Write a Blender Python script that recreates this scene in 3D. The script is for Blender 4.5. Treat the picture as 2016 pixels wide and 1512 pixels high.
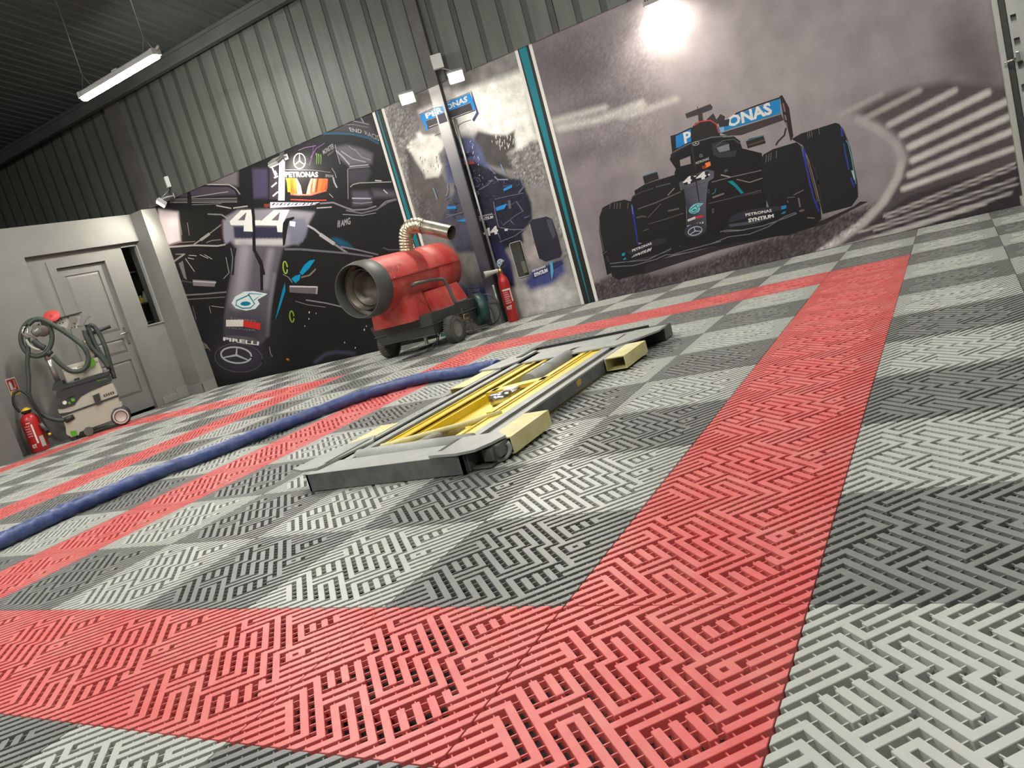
import bpy, bmesh, math, random
from mathutils import Vector, Matrix

random.seed(7)
for o in list(bpy.data.objects):
    bpy.data.objects.remove(o, do_unlink=True)
scene = bpy.context.scene
COL = scene.collection

# ------------------------------------------------------------------ camera
F_PX = 1562.722
CAM = Vector((0.84179, -1.33675, 0.75149))
RX = Vector((0.84434957, 0.4632283, -0.26924589))     # image right
RY = Vector((-0.15064054, -0.2770067, -0.94898615))   # image down
RZ = Vector((-0.51418016, 0.84183539, -0.16410953))   # forward
cd = bpy.data.cameras.new('camera')
cd.sensor_width = 36.0
cd.lens = F_PX / 2016.0 * 36.0
cd.clip_start = 0.02
cd.clip_end = 100
cam = bpy.data.objects.new('camera', cd)
COL.objects.link(cam)
cam.matrix_world = Matrix(((RX.x, -RY.x, -RZ.x, CAM.x), (RX.y, -RY.y, -RZ.y, CAM.y),
                           (RX.z, -RY.z, -RZ.z, CAM.z), (0, 0, 0, 1)))
scene.camera = cam

# ------------------------------------------------------------------ world, exposure
world = bpy.data.worlds.new('world')
scene.world = world
world.use_nodes = True
wb = world.node_tree.nodes['Background']
wb.inputs[0].default_value = (0.80, 0.86, 0.84, 1)
wb.inputs[1].default_value = 0.05
vs = scene.view_settings
vs.view_transform = 'Standard'
vs.look = 'None'
vs.gamma = 1.0
vs.exposure = 1.0
vs.use_curve_mapping = False
BATTEN_STRENGTH = 125.0
FLOOD_WATTS = 45.0

# ------------------------------------------------------------------ helpers: pixels to planes
def ray(u, v):
    return RX * ((u - 1008.0) / F_PX) + RY * ((v - 756.0) / F_PX) + RZ
def on_y(u, v, y):
    d = ray(u, v)
    return CAM + d * ((y - CAM.y) / d.y)
def on_x(u, v, x):
    d = ray(u, v)
    return CAM + d * ((x - CAM.x) / d.x)
def on_z(u, v, z=0.0):
    d = ray(u, v)
    return CAM + d * ((z - CAM.z) / d.z)

# ------------------------------------------------------------------ materials
def srgb(c):
    out = []
    for x in c[:3]:
        x = x / 255.0
        out.append(x / 12.92 if x <= 0.04045 else ((x + 0.055) / 1.055) ** 2.4)
    return tuple(out) + (1.0,)
MATS = {}
def mat(name, color, rough=0.5, metal=0.0, noise=0.0, nscale=8.0, bump=0.0, bscale=60.0,
        emit=None, estr=0.0, spec=0.5, dirt=None, dirt_amt=0.0, dscale=3.0, stretch=(1, 1, 1)):
    """procedural principled material; color is linear rgb"""
    if name in MATS:
        return MATS[name]
    m = bpy.data.materials.new(name)
    m.use_nodes = True
    nt = m.node_tree
    b = nt.nodes['Principled BSDF']
    b.inputs['Roughness'].default_value = rough
    b.inputs['Metallic'].default_value = metal
    b.inputs['Specular IOR Level'].default_value = spec
    c4 = tuple(color[:3]) + (1.0,)
    b.inputs['Base Color'].default_value = c4
    tc = None
    def coords():
        nonlocal tc
        if tc is None:
            t = nt.nodes.new('ShaderNodeTexCoord')
            mp = nt.nodes.new('ShaderNodeMapping')
            mp.inputs['Scale'].default_value = stretch
            nt.links.new(t.outputs['Object'], mp.inputs['Vector'])
            tc = mp.outputs['Vector']
        return tc
    last = None
    if noise > 0:
        n = nt.nodes.new('ShaderNodeTexNoise')
        n.inputs['Scale'].default_value = nscale
        n.inputs['Detail'].default_value = 6
        nt.links.new(coords(), n.inputs['Vector'])
        r = nt.nodes.new('ShaderNodeMapRange')
        r.inputs[1].default_value = 0.25
        r.inputs[2].default_value = 0.75
        r.inputs[3].default_value = 1 - noise
        r.inputs[4].default_value = 1 + noise
        nt.links.new(n.outputs['Fac'], r.inputs[0])
        mx = nt.nodes.new('ShaderNodeVectorMath')
        mx.operation = 'SCALE'
        mx.inputs[0].default_value = c4[:3]
        nt.links.new(r.outputs[0], mx.inputs['Scale'])
        last = mx.outputs[0]
        nt.links.new(last, b.inputs['Base Color'])
    if dirt is not None:
        n = nt.nodes.new('ShaderNodeTexNoise')
        n.inputs['Scale'].default_value = dscale
        n.inputs['Detail'].default_value = 8
        n.inputs['Roughness'].default_value = 0.7
        nt.links.new(coords(), n.inputs['Vector'])
        r = nt.nodes.new('ShaderNodeMapRange')
        r.inputs[1].default_value = 0.42
        r.inputs[2].default_value = 0.68
        r.inputs[3].default_value = 0
        r.inputs[4].default_value = dirt_amt
        nt.links.new(n.outputs['Fac'], r.inputs[0])
        mx = nt.nodes.new('ShaderNodeMix')
        mx.data_type = 'RGBA'
        nt.links.new(r.outputs[0], mx.inputs[0])
        if last is not None:
            nt.links.new(last, mx.inputs[6])
        else:
            mx.inputs[6].default_value = c4
        mx.inputs[7].default_value = tuple(dirt[:3]) + (1.0,)
        nt.links.new(mx.outputs[2], b.inputs['Base Color'])
    if bump > 0:
        n = nt.nodes.new('ShaderNodeTexNoise')
        n.inputs['Scale'].default_value = bscale
        n.inputs['Detail'].default_value = 4
        nt.links.new(coords(), n.inputs['Vector'])
        bp = nt.nodes.new('ShaderNodeBump')
        bp.inputs['Strength'].default_value = bump
        bp.inputs['Distance'].default_value = 0.01
        nt.links.new(n.outputs['Fac'], bp.inputs['Height'])
        nt.links.new(bp.outputs[0], b.inputs['Normal'])
    if emit is not None:
        b.inputs['Emission Color'].default_value = tuple(emit[:3]) + (1.0,)
        b.inputs['Emission Strength'].default_value = estr
    MATS[name] = m
    return m

# ------------------------------------------------------------------ object helpers
def tag(o, label=None, cat=None, group=None, kind=None):
    if label: o['label'] = label
    if cat: o['category'] = cat
    if group: o['group'] = group
    if kind: o['kind'] = kind
    return o
def empty(name, loc=(0, 0, 0), rotz=0.0, label=None, cat=None, group=None):
    o = bpy.data.objects.new(name, None)
    o.empty_display_size = 0.1
    COL.objects.link(o)
    o.location = loc
    o.rotation_euler = (0, 0, rotz)
    tag(o, label, cat, group)
    return o

class MB:
    """mesh builder: shapes are added in the local space of the object"""
    def __init__(self):
        self.v = []
        self.f = []
        self.smooth = []
    def add(self, vs, fs, M=None, smooth=False):
        n = len(self.v)
        for p in vs:
            p = Vector(p)
            if M is not None:
                p = M @ p
            self.v.append(tuple(p))
        for f in fs:
            self.f.append(tuple(n + i for i in f))
            self.smooth.append(smooth)
        return self
    def box(self, lo, hi, M=None, bev=0.0):
        x0, y0, z0 = lo
        x1, y1, z1 = hi
        if bev <= 0:
            vs = [(x0, y0, z0), (x1, y0, z0), (x1, y1, z0), (x0, y1, z0),
                  (x0, y0, z1), (x1, y0, z1), (x1, y1, z1), (x0, y1, z1)]
            fs = [(3, 2, 1, 0), (4, 5, 6, 7), (0, 1, 5, 4), (1, 2, 6, 5), (2, 3, 7, 6), (3, 0, 4, 7)]
            return self.add(vs, fs, M)
        bm = bmesh.new()
        r = bmesh.ops.create_cube(bm, size=1.0)
        for v in bm.verts:
            v.co = Vector(((x0 + x1) / 2 + v.co.x * (x1 - x0), (y0 + y1) / 2 + v.co.y * (y1 - y0),
                           (z0 + z1) / 2 + v.co.z * (z1 - z0)))
        bmesh.ops.bevel(bm, geom=list(bm.edges), offset=bev, segments=2, profile=0.6, affect='EDGES', clamp_overlap=True)
        self.from_bm(bm, M)
        return self
    def from_bm(self, bm, M=None, smooth=False):
        bm.verts.ensure_lookup_table()
        for i, v in enumerate(bm.verts):
            v.index = i
        self.add([v.co.copy() for v in bm.verts], [[v.index for v in f.verts] for f in bm.faces], M, smooth)
        bm.free()
        return self
    def lathe(self, prof, M=None, n=24, smooth=True, arc=None):
        """prof: (r, z) list revolved round local z"""
        vs, fs = [], []
        full = arc is None
        a0, a1 = (0, 2 * math.pi) if full else arc
        cols = n if full else n + 1
        for k in range(cols):
            a = a0 + (a1 - a0) * k / n
            for r, z in prof:
                vs.append((r * math.cos(a), r * math.sin(a), z))
        m = len(prof)
        for k in range(n):
            k2 = (k + 1) % cols
            for i in range(m - 1):
                fs.append((k * m + i, k2 * m + i, k2 * m + i + 1, k * m + i + 1))
        return self.add(vs, fs, M, smooth)
    def cyl(self, a, b, r, n=20, r2=None, cap=True, smooth=True):
        a, b = Vector(a), Vector(b)
        d = b - a
        M = Matrix.Translation(a) @ d.to_track_quat('Z', 'Y').to_matrix().to_4x4()
        L = d.length
        r2 = r if r2 is None else r2
        self.lathe([(r, 0), (r2, L)], M, n, smooth)
        if cap:
            self.add([(r * math.cos(2 * math.pi * k / n), r * math.sin(2 * math.pi * k / n), 0) for k in range(n)],
                     [tuple(range(n - 1, -1, -1))], M)
            self.add([(r2 * math.cos(2 * math.pi * k / n), r2 * math.sin(2 * math.pi * k / n), L) for k in range(n)],
                     [tuple(range(n))], M)
        return self
    def tube(self, pts, r, n=10, closed=False, cap=True, smooth=True, radii=None):
        pts = [Vector(p) for p in pts]
        m = len(pts)
        vs, fs = [], []
        up = None
        for i, p in enumerate(pts):
            if closed:
                t = pts[(i + 1) % m] - pts[i - 1]
            else:
                t = pts[min(i + 1, m - 1)] - pts[max(i - 1, 0)]
            t.normalize()
            if up is None:
                up = Vector((0, 0, 1)) if abs(t.z) < 0.9 else Vector((1, 0, 0))
            s = t.cross(up)
            if s.length < 1e-5:
                s = t.cross(Vector((1, 0, 0)))
            s.normalize()
            up = s.cross(t).normalized()
            rr = radii[i] if radii else r
            for k in range(n):
                a = 2 * math.pi * k / n
                vs.append(p + (s * math.cos(a) + up * math.sin(a)) * rr)
        rings = m if closed else m - 1
        for i in range(rings):
            i2 = (i + 1) % m
            for k in range(n):
                k2 = (k + 1) % n
                fs.append((i * n + k, i * n + k2, i2 * n + k2, i2 * n + k))
        self.add(vs, fs, None, smooth)
        if cap and not closed:
            self.add(vs[:n], [tuple(range(n))])
            self.add(vs[-n:], [tuple(range(n - 1, -1, -1))])
        return self
    def prism(self, poly, z0, z1, M=None):
        """2-D polygon (x, y) extruded from z0 to z1"""
        n = len(poly)
        vs = [(x, y, z0) for x, y in poly] + [(x, y, z1) for x, y in poly]
        fs = [tuple(range(n - 1, -1, -1)), tuple(range(n, 2 * n))]
        for i in range(n):
            j = (i + 1) % n
            fs.append((i, j, n + j, n + i))
        return self.add(vs, fs, M)
    def mesh(self, name):
        me = bpy.data.meshes.new(name)
        me.from_pydata(self.v, [], self.f)
        me.validate()
        if len(me.polygons) == len(self.smooth):
            me.polygons.foreach_set('use_smooth', self.smooth)
        bm = bmesh.new()
        bm.from_mesh(me)
        bmesh.ops.remove_doubles(bm, verts=bm.verts, dist=1e-6)
        bmesh.ops.recalc_face_normals(bm, faces=bm.faces)
        bm.to_mesh(me)
        bm.free()
        return me
    def build(self, name, m, parent=None, loc=None, rot=None):
        me = self.mesh(name)
        if m is not None:
            me.materials.append(m)
        o = bpy.data.objects.new(name, me)
        COL.objects.link(o)
        if parent is not None:
            o.parent = parent
        if loc is not None:
            o.location = loc
        if rot is not None:
            o.rotation_euler = rot
        return o
def copy_tree(o, parent=None):
    c = o.copy()
    COL.objects.link(c)
    c.parent = parent
    for ch in list(o.children):
        copy_tree(ch, c)
    return c
def smooth_path(pts, n=8):
    """catmull-rom through 3-D points"""
    P = [Vector(p) for p in pts]
    out = []
    for i in range(len(P) - 1):
        p0 = P[i - 1] if i > 0 else P[i] * 2 - P[i + 1]
        p1, p2 = P[i], P[i + 1]
        p3 = P[i + 2] if i + 2 < len(P) else P[i + 1] * 2 - P[i]
        for k in range(n):
            t = k / n
            out.append(0.5 * ((2 * p1) + (p2 - p0) * t + (2 * p0 - 5 * p1 + 4 * p2 - p3) * t * t
                              + (3 * p1 - p0 - 3 * p2 + p3) * t ** 3))
    out.append(P[-1])
    return out
def Tm(x=0, y=0, z=0, rx=0, ry=0, rz=0):
    return (Matrix.Translation((x, y, z)) @ Matrix.Rotation(rz, 4, 'Z') @ Matrix.Rotation(ry, 4, 'Y') @ Matrix.Rotation(rx, 4, 'X'))

# ------------------------------------------------------------------ the setting
T = 0.5                    # floor tile side
YW = 6.025                 # mural wall plane
XL = -8.5                  # partition wall plane (door side)
ZM = 2.56                  # top of the murals
def ceil_z(y):
    return 4.08 + 0.24 * (YW - y)

M_conc = mat('shade_dark_concrete', (0.030, 0.029, 0.027), 0.9, noise=0.35, nscale=9)  # near-black colour puts the shade of the tile grooves into the ground
floor = MB().box((-14, -8.5, -0.16), (6, 6.5, -0.032)).build('floor', M_conc)
tag(floor, kind='structure', label='modular ribbed plastic tile floor in grey checker and red frames')

# --- one ribbed tile: lattice of diagonal ribs (i across, j along), grooves between them
E = 99
Q = {-11.5: [(-E, E)], -10.5: [(-E, E)], -9.5: [(-E, E)],
     -8.5: [(-E, 11.5), (12.5, E)], -7.5: [(-E, 10.5), (12.5, E)],
     -6.5: [(-E, 9.5), (11.5, 14.5), (15.5, E)], -5.5: [(-E, 9.5), (12.5, 13.5), (16.5, E)],
     -4.5: [(-E, 10.5), (16.5, E)], -3.5: [(-E, 5.5), (10.5, 11.5), (16.5, E)],
     -2.5: [(-E, 4.5), (11.5, 12.5), (17.5, E)], -1.5: [(-E, 3.5), (6.5, 8.5), (12.5, 13.5), (20.5, E)],
     -0.5: [(-E, 3.5), (6.5, 9.5), (13.5, 14.5), (17.5, E)],
     0.5: [(-E, 3.5), (6.5, 8.5), (14.5, 15.5), (16.5, E)], 1.5: [(-E, 3.5), (10.5, 11.5), (15.5, E)],
     2.5: [(-E, 4.5), (9.5, 12.5), (17.5, E)], 3.5: [(-E, 5.5), (9.5, 13.5), (15.5, E)],
     4.5: [(-E, 6.5), (10.5, 14.5), (15.5, E)], 5.5: [(-E, 7.5), (15.5, E)],
     6.5: [(-E, 8.5), (13.5, E)], 7.5: [(-E, 9.5), (10.5, E)],
     8.5: [(-E, E)], 9.5: [(-E, E)], 10.5: [(-E, E)], 11.5: [(-E, E)]}
P = {4.5: [(-2.5, 2.5)], 5.5: [(-3.5, 3.5)], 6.5: [(-4.5, -1.5), (0.5, 4.5)],
     7.5: [(-4.5, -1.5), (1.5, 5.5)], 8.5: [(-4.5, -1.5), (0.5, 6.5)], 9.5: [(-4.5, 2.5), (3.5, 7.5)],
     10.5: [(-7.5, -4.5), (-3.5, 1.5), (4.5, 7.5)], 11.5: [(-8.5, -3.5), (-2.5, 1.5), (4.5, 7.5)],
     12.5: [(-8.5, -7.5), (-5.5, -2.5), (-1.5, 2.5), (4.5, 7.5)],
     13.5: [(-5.5, -1.5), (-0.5, 3.5), (4.5, 7.5)], 14.5: [(-6.5, -0.5), (0.5, 5.5)],
     15.5: [(-6.5, 0.5), (1.5, 3.5)], 16.5: [(-3.5, 0.5)], 17.5: [(-2.5, -0.5), (2.5, 3.5)],
     18.5: [(-2.5, -0.5)], 19.5: [(-2.5, -0.5)]}
def qwall(i, j):      # groove between cells (i, j) and (i + 1, j)
    return any(a < j < b for a, b in Q.get(i + 0.5, ()))
def pwall(i, j):      # groove between cells (i, j) and (i, j + 1)
    return any(a < i < b for a, b in P.get(j + 0.5, ()))
def clip_square(poly, lo, hi):
    for ax, sgn, lim in ((0, 1, lo), (0, -1, -hi), (1, 1, lo), (1, -1, -hi)):
        out = []
        for k in range(len(poly)):
            a, b = poly[k - 1], poly[k]
            da, db = sgn * a[ax] - lim, sgn * b[ax] - lim
            if (da < 0) != (db < 0):
                t = da / (da - db)
                out.append((a[0] + (b[0] - a[0]) * t, a[1] + (b[1] - a[1]) * t))
            if db >= 0:
                out.append(b)
        poly = out
        if len(poly) < 3:
            return []
    return poly
def tile_mesh(name, detail=True):
    h = 0.215
    U = T / 12.0
    bm = bmesh.new()
    keys = {}
    def vert(x, y):
        k = (round(x * 1e5), round(y * 1e5))
        if k not in keys:
            keys[k] = bm.verts.new((x, y, -0.030))
        return keys[k]
    def quad(i0, i1, j0, j1):
        pts = [(i0, j0), (i1, j0), (i1, j1), (i0, j1)]
        xy = [((a + b) / 2 * U, (b - a) / 2 * U) for a, b in pts]
        xy = clip_square(xy, 0.0011, T - 0.0011)
        if len(xy) < 3:
            return
        vsx = []
        for p in xy:
            v = vert(*p)
            if v not in vsx:
                vsx.append(v)
        if len(vsx) >= 3:
            try:
                bm.faces.new(vsx)
            except ValueError:
                pass
    bars = []
    for i in range(-13, 14):
        for j in range(-1, 26):
            if abs(i) > min(j, 24 - j) + 2:
                continue
            quad(i - .5 + h, i + .5 - h, j - .5 + h, j + .5 - h)
            qw, pw = qwall(i, j), pwall(i, j)
            if not qw:
                quad(i + .5 - h, i + .5 + h, j - .5 + h, j + .5 - h)
            else:
                bars.append((i + .5, j, 0))
            if not pw:
                quad(i - .5 + h, i + .5 - h, j + .5 - h, j + .5 + h)
            else:
                bars.append((i, j + .5, 1))
            if not (qw or pw or qwall(i, j + 1) or pwall(i + 1, j) or (i == 2 and j == 16)):
                quad(i + .5 - h, i + .5 + h, j + .5 - h, j + .5 + h)
    bmesh.ops.dissolve_limit(bm, angle_limit=0.02, verts=bm.verts, edges=bm.edges)
    base = list(bm.faces)
    ret = bmesh.ops.extrude_face_region(bm, geom=base)
    top = [g for g in ret['geom'] if isinstance(g, bmesh.types.BMVert)]
    for v in top:
        v.co.z = 0.0
    bmesh.ops.delete(bm, geom=base, context='FACES_ONLY')
    bmesh.ops.recalc_face_normals(bm, faces=bm.faces)
    bm.normal_update()
    if detail:
        ve = [e for e in bm.edges if len(e.link_faces) == 2 and abs(e.verts[0].co.z - e.verts[1].co.z) > 0.01
              and all(abs(f.normal.z) < 0.1 for f in e.link_faces) and e.calc_face_angle_signed(0) > 0.5]
        bmesh.ops.bevel(bm, geom=ve, offset=0.0032, segments=2, profile=0.5, affect='EDGES', clamp_overlap=True)
        bm.normal_update()
        te = [e for e in bm.edges if len(e.link_faces) == 2 and
              sorted((round(abs(f.normal.z)) for f in e.link_faces)) == [0, 1] and e.verts[0].co.z > -0.001]
        bmesh.ops.bevel(bm, geom=te, offset=0.0013, segments=1, affect='EDGES', clamp_overlap=True)
        for a, b, k in bars:
            s, hh = 0.045, h + 0.02
            r = (a - hh, a + hh, b - s, b + s) if k == 0 else (a - s, a + s, b - hh, b + hh)
            xy = [((p + q) / 2 * U, (q - p) / 2 * U) for p, q in
                  ((r[0], r[2]), (r[1], r[2]), (r[1], r[3]), (r[0], r[3]))]
            if min(min(p) for p in xy) < 0.002 or max(max(p) for p in xy) > T - 0.002:
                continue
            lo = [bm.verts.new((x, y, -0.0085)) for x, y in xy]
            hi = [bm.verts.new((x, y, -0.0035)) for x, y in xy]
            bm.faces.new(hi)
            for k2 in range(4):
                bm.faces.new((lo[k2], lo[(k2 + 1) % 4], hi[(k2 + 1) % 4], hi[k2]))
        bmesh.ops.recalc_face_normals(bm, faces=bm.faces)
    bmesh.ops.triangulate(bm, faces=[f for f in bm.faces if len(f.verts) > 4])
    me = bpy.data.meshes.new(name)
    bm.to_mesh(me)
    bm.free()
    return me
M_light = mat('light_grey_tile_plastic', (0.43, 0.442, 0.402), 0.42, noise=0.08, nscale=14, bump=0.06, bscale=180, dirt=(0.45, 0.44, 0.38), dirt_amt=0.35, dscale=5)
M_dark = mat('dark_grey_tile_plastic', (0.170, 0.174, 0.160), 0.42, noise=0.10, nscale=14, bump=0.06, bscale=180, dirt=(0.24, 0.235, 0.21), dirt_amt=0.45, dscale=5)
M_red = mat('red_tile_plastic', (0.64, 0.118, 0.110), 0.42, noise=0.08, nscale=14, bump=0.06, bscale=180, dirt=(0.66, 0.25, 0.215), dirt_amt=0.6, dscale=5)
def is_red(x, y):
    if x in (-6, 0) and -1 <= y <= 8: return True
    if y in (-1, 8) and -6 <= x <= 0: return True
    if x in (-16, -10) and -1 <= y <= 8: return True
    if y in (-1, 8) and -16 <= x <= -10: return True
    return False
tile_me = tile_mesh('floor_tile')
tile_me.materials.append(M_light)
cand = []
for tx in range(-17, 7):
    for ty in range(-5, 12):
        c = Vector(((tx + .5) * T, (ty + .5) * T, 0))
        vis = 0
        for dx in (0, .5, 1):
            for dy in (0, .5, 1):
                d = Vector(((tx + dx) * T, (ty + dy) * T, 0)) - CAM
                zc = d.dot(RZ)
                if zc > 0.05:
                    u, v = 1008 + F_PX * d.dot(RX) / zc, 756 + F_PX * d.dot(RY) / zc
                    if -30 < u < 2046 and -30 < v < 1542:
                        vis = 1
        cand.append((0 if vis else 1, (c - CAM).length, tx, ty))
cand.sort()
rest = []
for n, (hid, dist, tx, ty) in enumerate(cand):
    m = M_red if is_red(tx, ty) else (M_light if (tx + ty) % 2 == 0 else M_dark)
    if n < 296:
        o = bpy.data.objects.new('floor_tile', tile_me)
        COL.objects.link(o)
        o.parent = floor
        o.location = (tx * T, ty * T, random.uniform(-0.0006, 0.0006))
        o.rotation_euler = (random.uniform(-1, 1) * 0.0012, random.uniform(-1, 1) * 0.0012, 0)
        o.material_slots[0].link = 'OBJECT'
        o.material_slots[0].material = m
    else:
        rest.append((tx, ty, m))
if rest:
    lite = tile_mesh('tile_lite', detail=False)
    vs0 = [v.co.copy() for v in lite.vertices]
    fs0 = [tuple(p.vertices) for p in lite.polygons]
    V, Fc, MI = [], [], []
    ml = [M_light, M_dark, M_red]
    for tx, ty, m in rest:
        n0 = len(V)
        V += [(v.x + tx * T, v.y + ty * T, v.z) for v in vs0]
        Fc += [tuple(n0 + k for k in f) for f in fs0]
        MI += [ml.index(m)] * len(fs0)
    me = bpy.data.meshes.new('far_floor_tiles')
    me.from_pydata(V, [], Fc)
    for m in ml:
        me.materials.append(m)
    me.polygons.foreach_set('material_index', MI)
    o = bpy.data.objects.new('outer_floor_tiles', me)
    COL.objects.link(o)
    o.parent = floor
    o['kind'] = 'stuff'
    bpy.data.meshes.remove(lite)

# --- back wall with ribbed cladding sheets above the murals
M_wallcore = mat('wall_core_paint', (0.085, 0.09, 0.08), 0.7, noise=0.1)
wall_back = MB().box((-14, YW + 0.012, -0.1), (6, YW + 0.25, 5.2)).build('wall_back', M_wallcore)
tag(wall_back, kind='structure')
M_clad = mat('grey_green_cladding', (0.085, 0.093, 0.078), 0.55, noise=0.16, nscale=2.2, dirt=(0.07, 0.075, 0.064), dirt_amt=0.6, dscale=1.3, bump=0.03, bscale=30, stretch=(6, 6, 0.6))
wall_upper = MB().box((-14, YW + 0.0115, ZM + 0.005), (6, YW + 0.0119, 5.2)).build('wall_upper', M_wallcore)
tag(wall_upper, kind='structure')
prof = []
for k in range(4):
    x = k * 0.25
    prof += [(x + 0.004 if k == 0 else x, 0.0), (x + 0.185, 0.0), (x + 0.187, 0.006), (x + 0.248, 0.006)]
prof.append((0.996, 0.0))
mb = MB()
vs_, fs_ = [], []
for (px_, dy) in prof:
    vs_ += [(px_, dy, 0), (px_, dy, 2.9)]
for k in range(len(prof) - 1):
    fs_.append((2 * k, 2 * k + 2, 2 * k + 3, 2 * k + 1))
mb.add(vs_, fs_)
clad_me = mb.mesh('cladding_sheet')
clad_me.materials.append(M_clad)
clad_me.materials.append(mat('cladding_groove_dark', (0.040, 0.043, 0.037), 0.6, noise=0.1))  # recessed strips take a darker tone than the flats
for p_ in clad_me.polygons:
    if p_.center.y > 0.002:
        p_.material_index = 1
for k in range(-9, 8):
    o = bpy.data.objects.new('cladding_sheet', clad_me)
    COL.objects.link(o)
    o.parent = wall_upper
    o.location = (-5.095 + k, YW - 0.012, ZM - 0.02)
# eave beam along the top of the wall and ribbed roof deck
M_beam = mat('dark_steel_beam', (0.055, 0.058, 0.055), 0.6, noise=0.2, nscale=4)
mb = MB()
mb.box((-14, 5.80, 4.02), (6, 5.84, 4.06)).box((-14, 5.815, 3.90), (6, 5.825, 4.03)).box((-14, 5.78, 3.88), (6, 5.86, 3.90))
tag(mb.build('trim_1', M_beam), kind='structure')
M_ceil = mat('roof_deck_steel', (0.060, 0.066, 0.063), 0.6, noise=0.3, nscale=3, stretch=(8, 0.5, 1))
vs_, fs_ = [], []
xx, k = -14.0, 0
prof = []
while xx < 6:
    prof += [(xx, 0), (xx + 0.06, 0), (xx + 0.075, 0.012), (xx + 0.135, 0.012)]
    xx += 0.15
for (px_, dz) in prof:
    vs_ += [(px_, YW + 0.02, ceil_z(YW) + dz), (px_, -8.5, ceil_z(-8.5) + dz)]
for k in range(len(prof) - 1):
    fs_.append((2 * k, 2 * k + 1, 2 * k + 3, 2 * k + 2))
tag(MB().add(vs_, fs_).build('ceiling', M_ceil), kind='structure')
# walls that close the hall outside the frame
M_hall = mat('hall_wall_paint', (0.26, 0.265, 0.245), 0.8, noise=0.08)
tag(MB().box((-14, -8.7, -0.1), (6, -8.5, 8)).build('wall_front', M_hall), kind='structure')
tag(MB().box((6, -8.7, -0.1), (6.2, 6.3, 8)).build('wall_right', M_hall), kind='structure')
tag(MB().box((-14.2, -8.7, -0.1), (-14, 6.3, 8)).build('wall_side', M_hall), kind='structure')

# ------------------------------------------------------------------ partition wall with door niche (left)
M_part = mat('partition_grey_paint', (0.235, 0.232, 0.212), 0.62, noise=0.06, nscale=5, bump=0.04, bscale=120)
NB = XL - 0.085                                         # niche back plane
PY0, PY1 = 5.79, 6.02                                   # corner pillar
mb = MB()
mb.box((XL - 0.2, 3.30, -0.02), (XL, 4.23, 2.52))
mb.box((XL - 0.2, 4.23, 2.165), (XL, PY0, 2.52))                        # header over the niche
mb.box((XL - 0.2, 4.23, -0.02), (NB, 4.50, 2.17))
mb.box((XL - 0.2, 4.50, 2.08), (NB, 5.36, 2.17))
mb.box((XL - 0.2, 5.36, -0.02), (NB, 5.55, 2.17))
mb.box((XL - 0.2, 5.55, -0.02), (NB, 5.80, 1.07))
mb.box((XL - 0.2, 5.80, -0.02), (NB, 5.87, 2.17))
mb.box((XL - 0.2, 5.55, 2.14), (NB, 5.80, 2.17))
mb.box((-8.75, PY0, -0.02), (-8.26, YW + 0.01, 2.52))                   # boxed-in corner pillar
tag(mb.build('wall_left', M_part), kind='structure')
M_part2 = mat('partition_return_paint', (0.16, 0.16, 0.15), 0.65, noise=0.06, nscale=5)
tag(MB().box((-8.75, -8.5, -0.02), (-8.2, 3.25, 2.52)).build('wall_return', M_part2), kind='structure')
mb = MB()
mb.box((XL, 3.30, 0), (XL + 0.014, 4.23, 0.095), bev=0.003)
mb.box((NB, 4.23, 0), (NB + 0.014, 4.50, 0.095), bev=0.003)
mb.box((NB, 5.37, 0), (NB + 0.014, 5.60, 0.095), bev=0.003)
mb.box((NB, 5.60, 0), (NB + 0.022, PY0, 0.15), bev=0.003)
mb.box((-8.26, PY0 - 0.014, 0), (-8.246, 6.012, 0.13), bev=0.003)
mb.box((NB, PY0 - 0.014, 0), (-8.246, PY0, 0.13), bev=0.003)
tag(mb.build('baseboard_left', mat('baseboard_grey', (0.27, 0.268, 0.245), 0.5)), kind='structure')
# door: frame, leaf with three raised panels, lever
M_door = mat('door_grey_paint', (0.225, 0.222, 0.205), 0.5, noise=0.05, nscale=6)
door = MB()
dx = NB - 0.04                                          # leaf face
y0, y1, zt = 4.60, 5.26, 1.985
panels = [(4.70, 5.165, 1.09, 1.885), (4.70, 5.165, 0.80, 0.985), (4.70, 5.165, 0.25, 0.70)]
zs = sorted({0.03, zt, *[p[2] for p in panels], *[p[3] for p in panels]})
for k in range(len(zs) - 1):
    a, b = zs[k], zs[k + 1]
    if any(p[2] <= a and b <= p[3] for p in panels):
        door.box((dx - 0.035, y0, a), (dx, 4.70, b))
        door.box((dx - 0.035, 5.165, a), (dx, y1, b))
    else:
        door.box((dx - 0.035, y0, a), (dx, y1, b))
door_o = door.build('door_1', M_door)
tag(door_o, kind='structure')
for (a, b, c, d) in panels:
    mb = MB()
    e = 0.035
    vs_ = [(dx - 0.016, a, c), (dx - 0.016, b, c), (dx - 0.016, b, d), (dx - 0.016, a, d),
           (dx - 0.002, a + e, c + e), (dx - 0.002, b - e, c + e), (dx - 0.002, b - e, d - e), (dx - 0.002, a + e, d - e)]
    mb.add(vs_, [(0, 1, 5, 4), (1, 2, 6, 5), (2, 3, 7, 6), (3, 0, 4, 7), (4, 5, 6, 7)])
    mb.build('door_panel', M_door, door_o)
mb = MB()
mb.box((NB - 0.06, 4.50, -0.02), (NB + 0.012, 4.60, 2.085)).box((NB - 0.06, 5.26, -0.02), (NB + 0.012, 5.36, 2.085))
mb.box((NB - 0.06, 4.60, 1.99), (NB + 0.012, 5.26, 2.085))
mb.build('door_frame', M_door, door_o)
M_chrome = mat('brushed_steel', (0.62, 0.62, 0.60), 0.25, metal=1.0)
mb = MB().box((dx, 5.195, 0.90), (dx + 0.01, 5.235, 1.12), bev=0.003)
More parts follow.
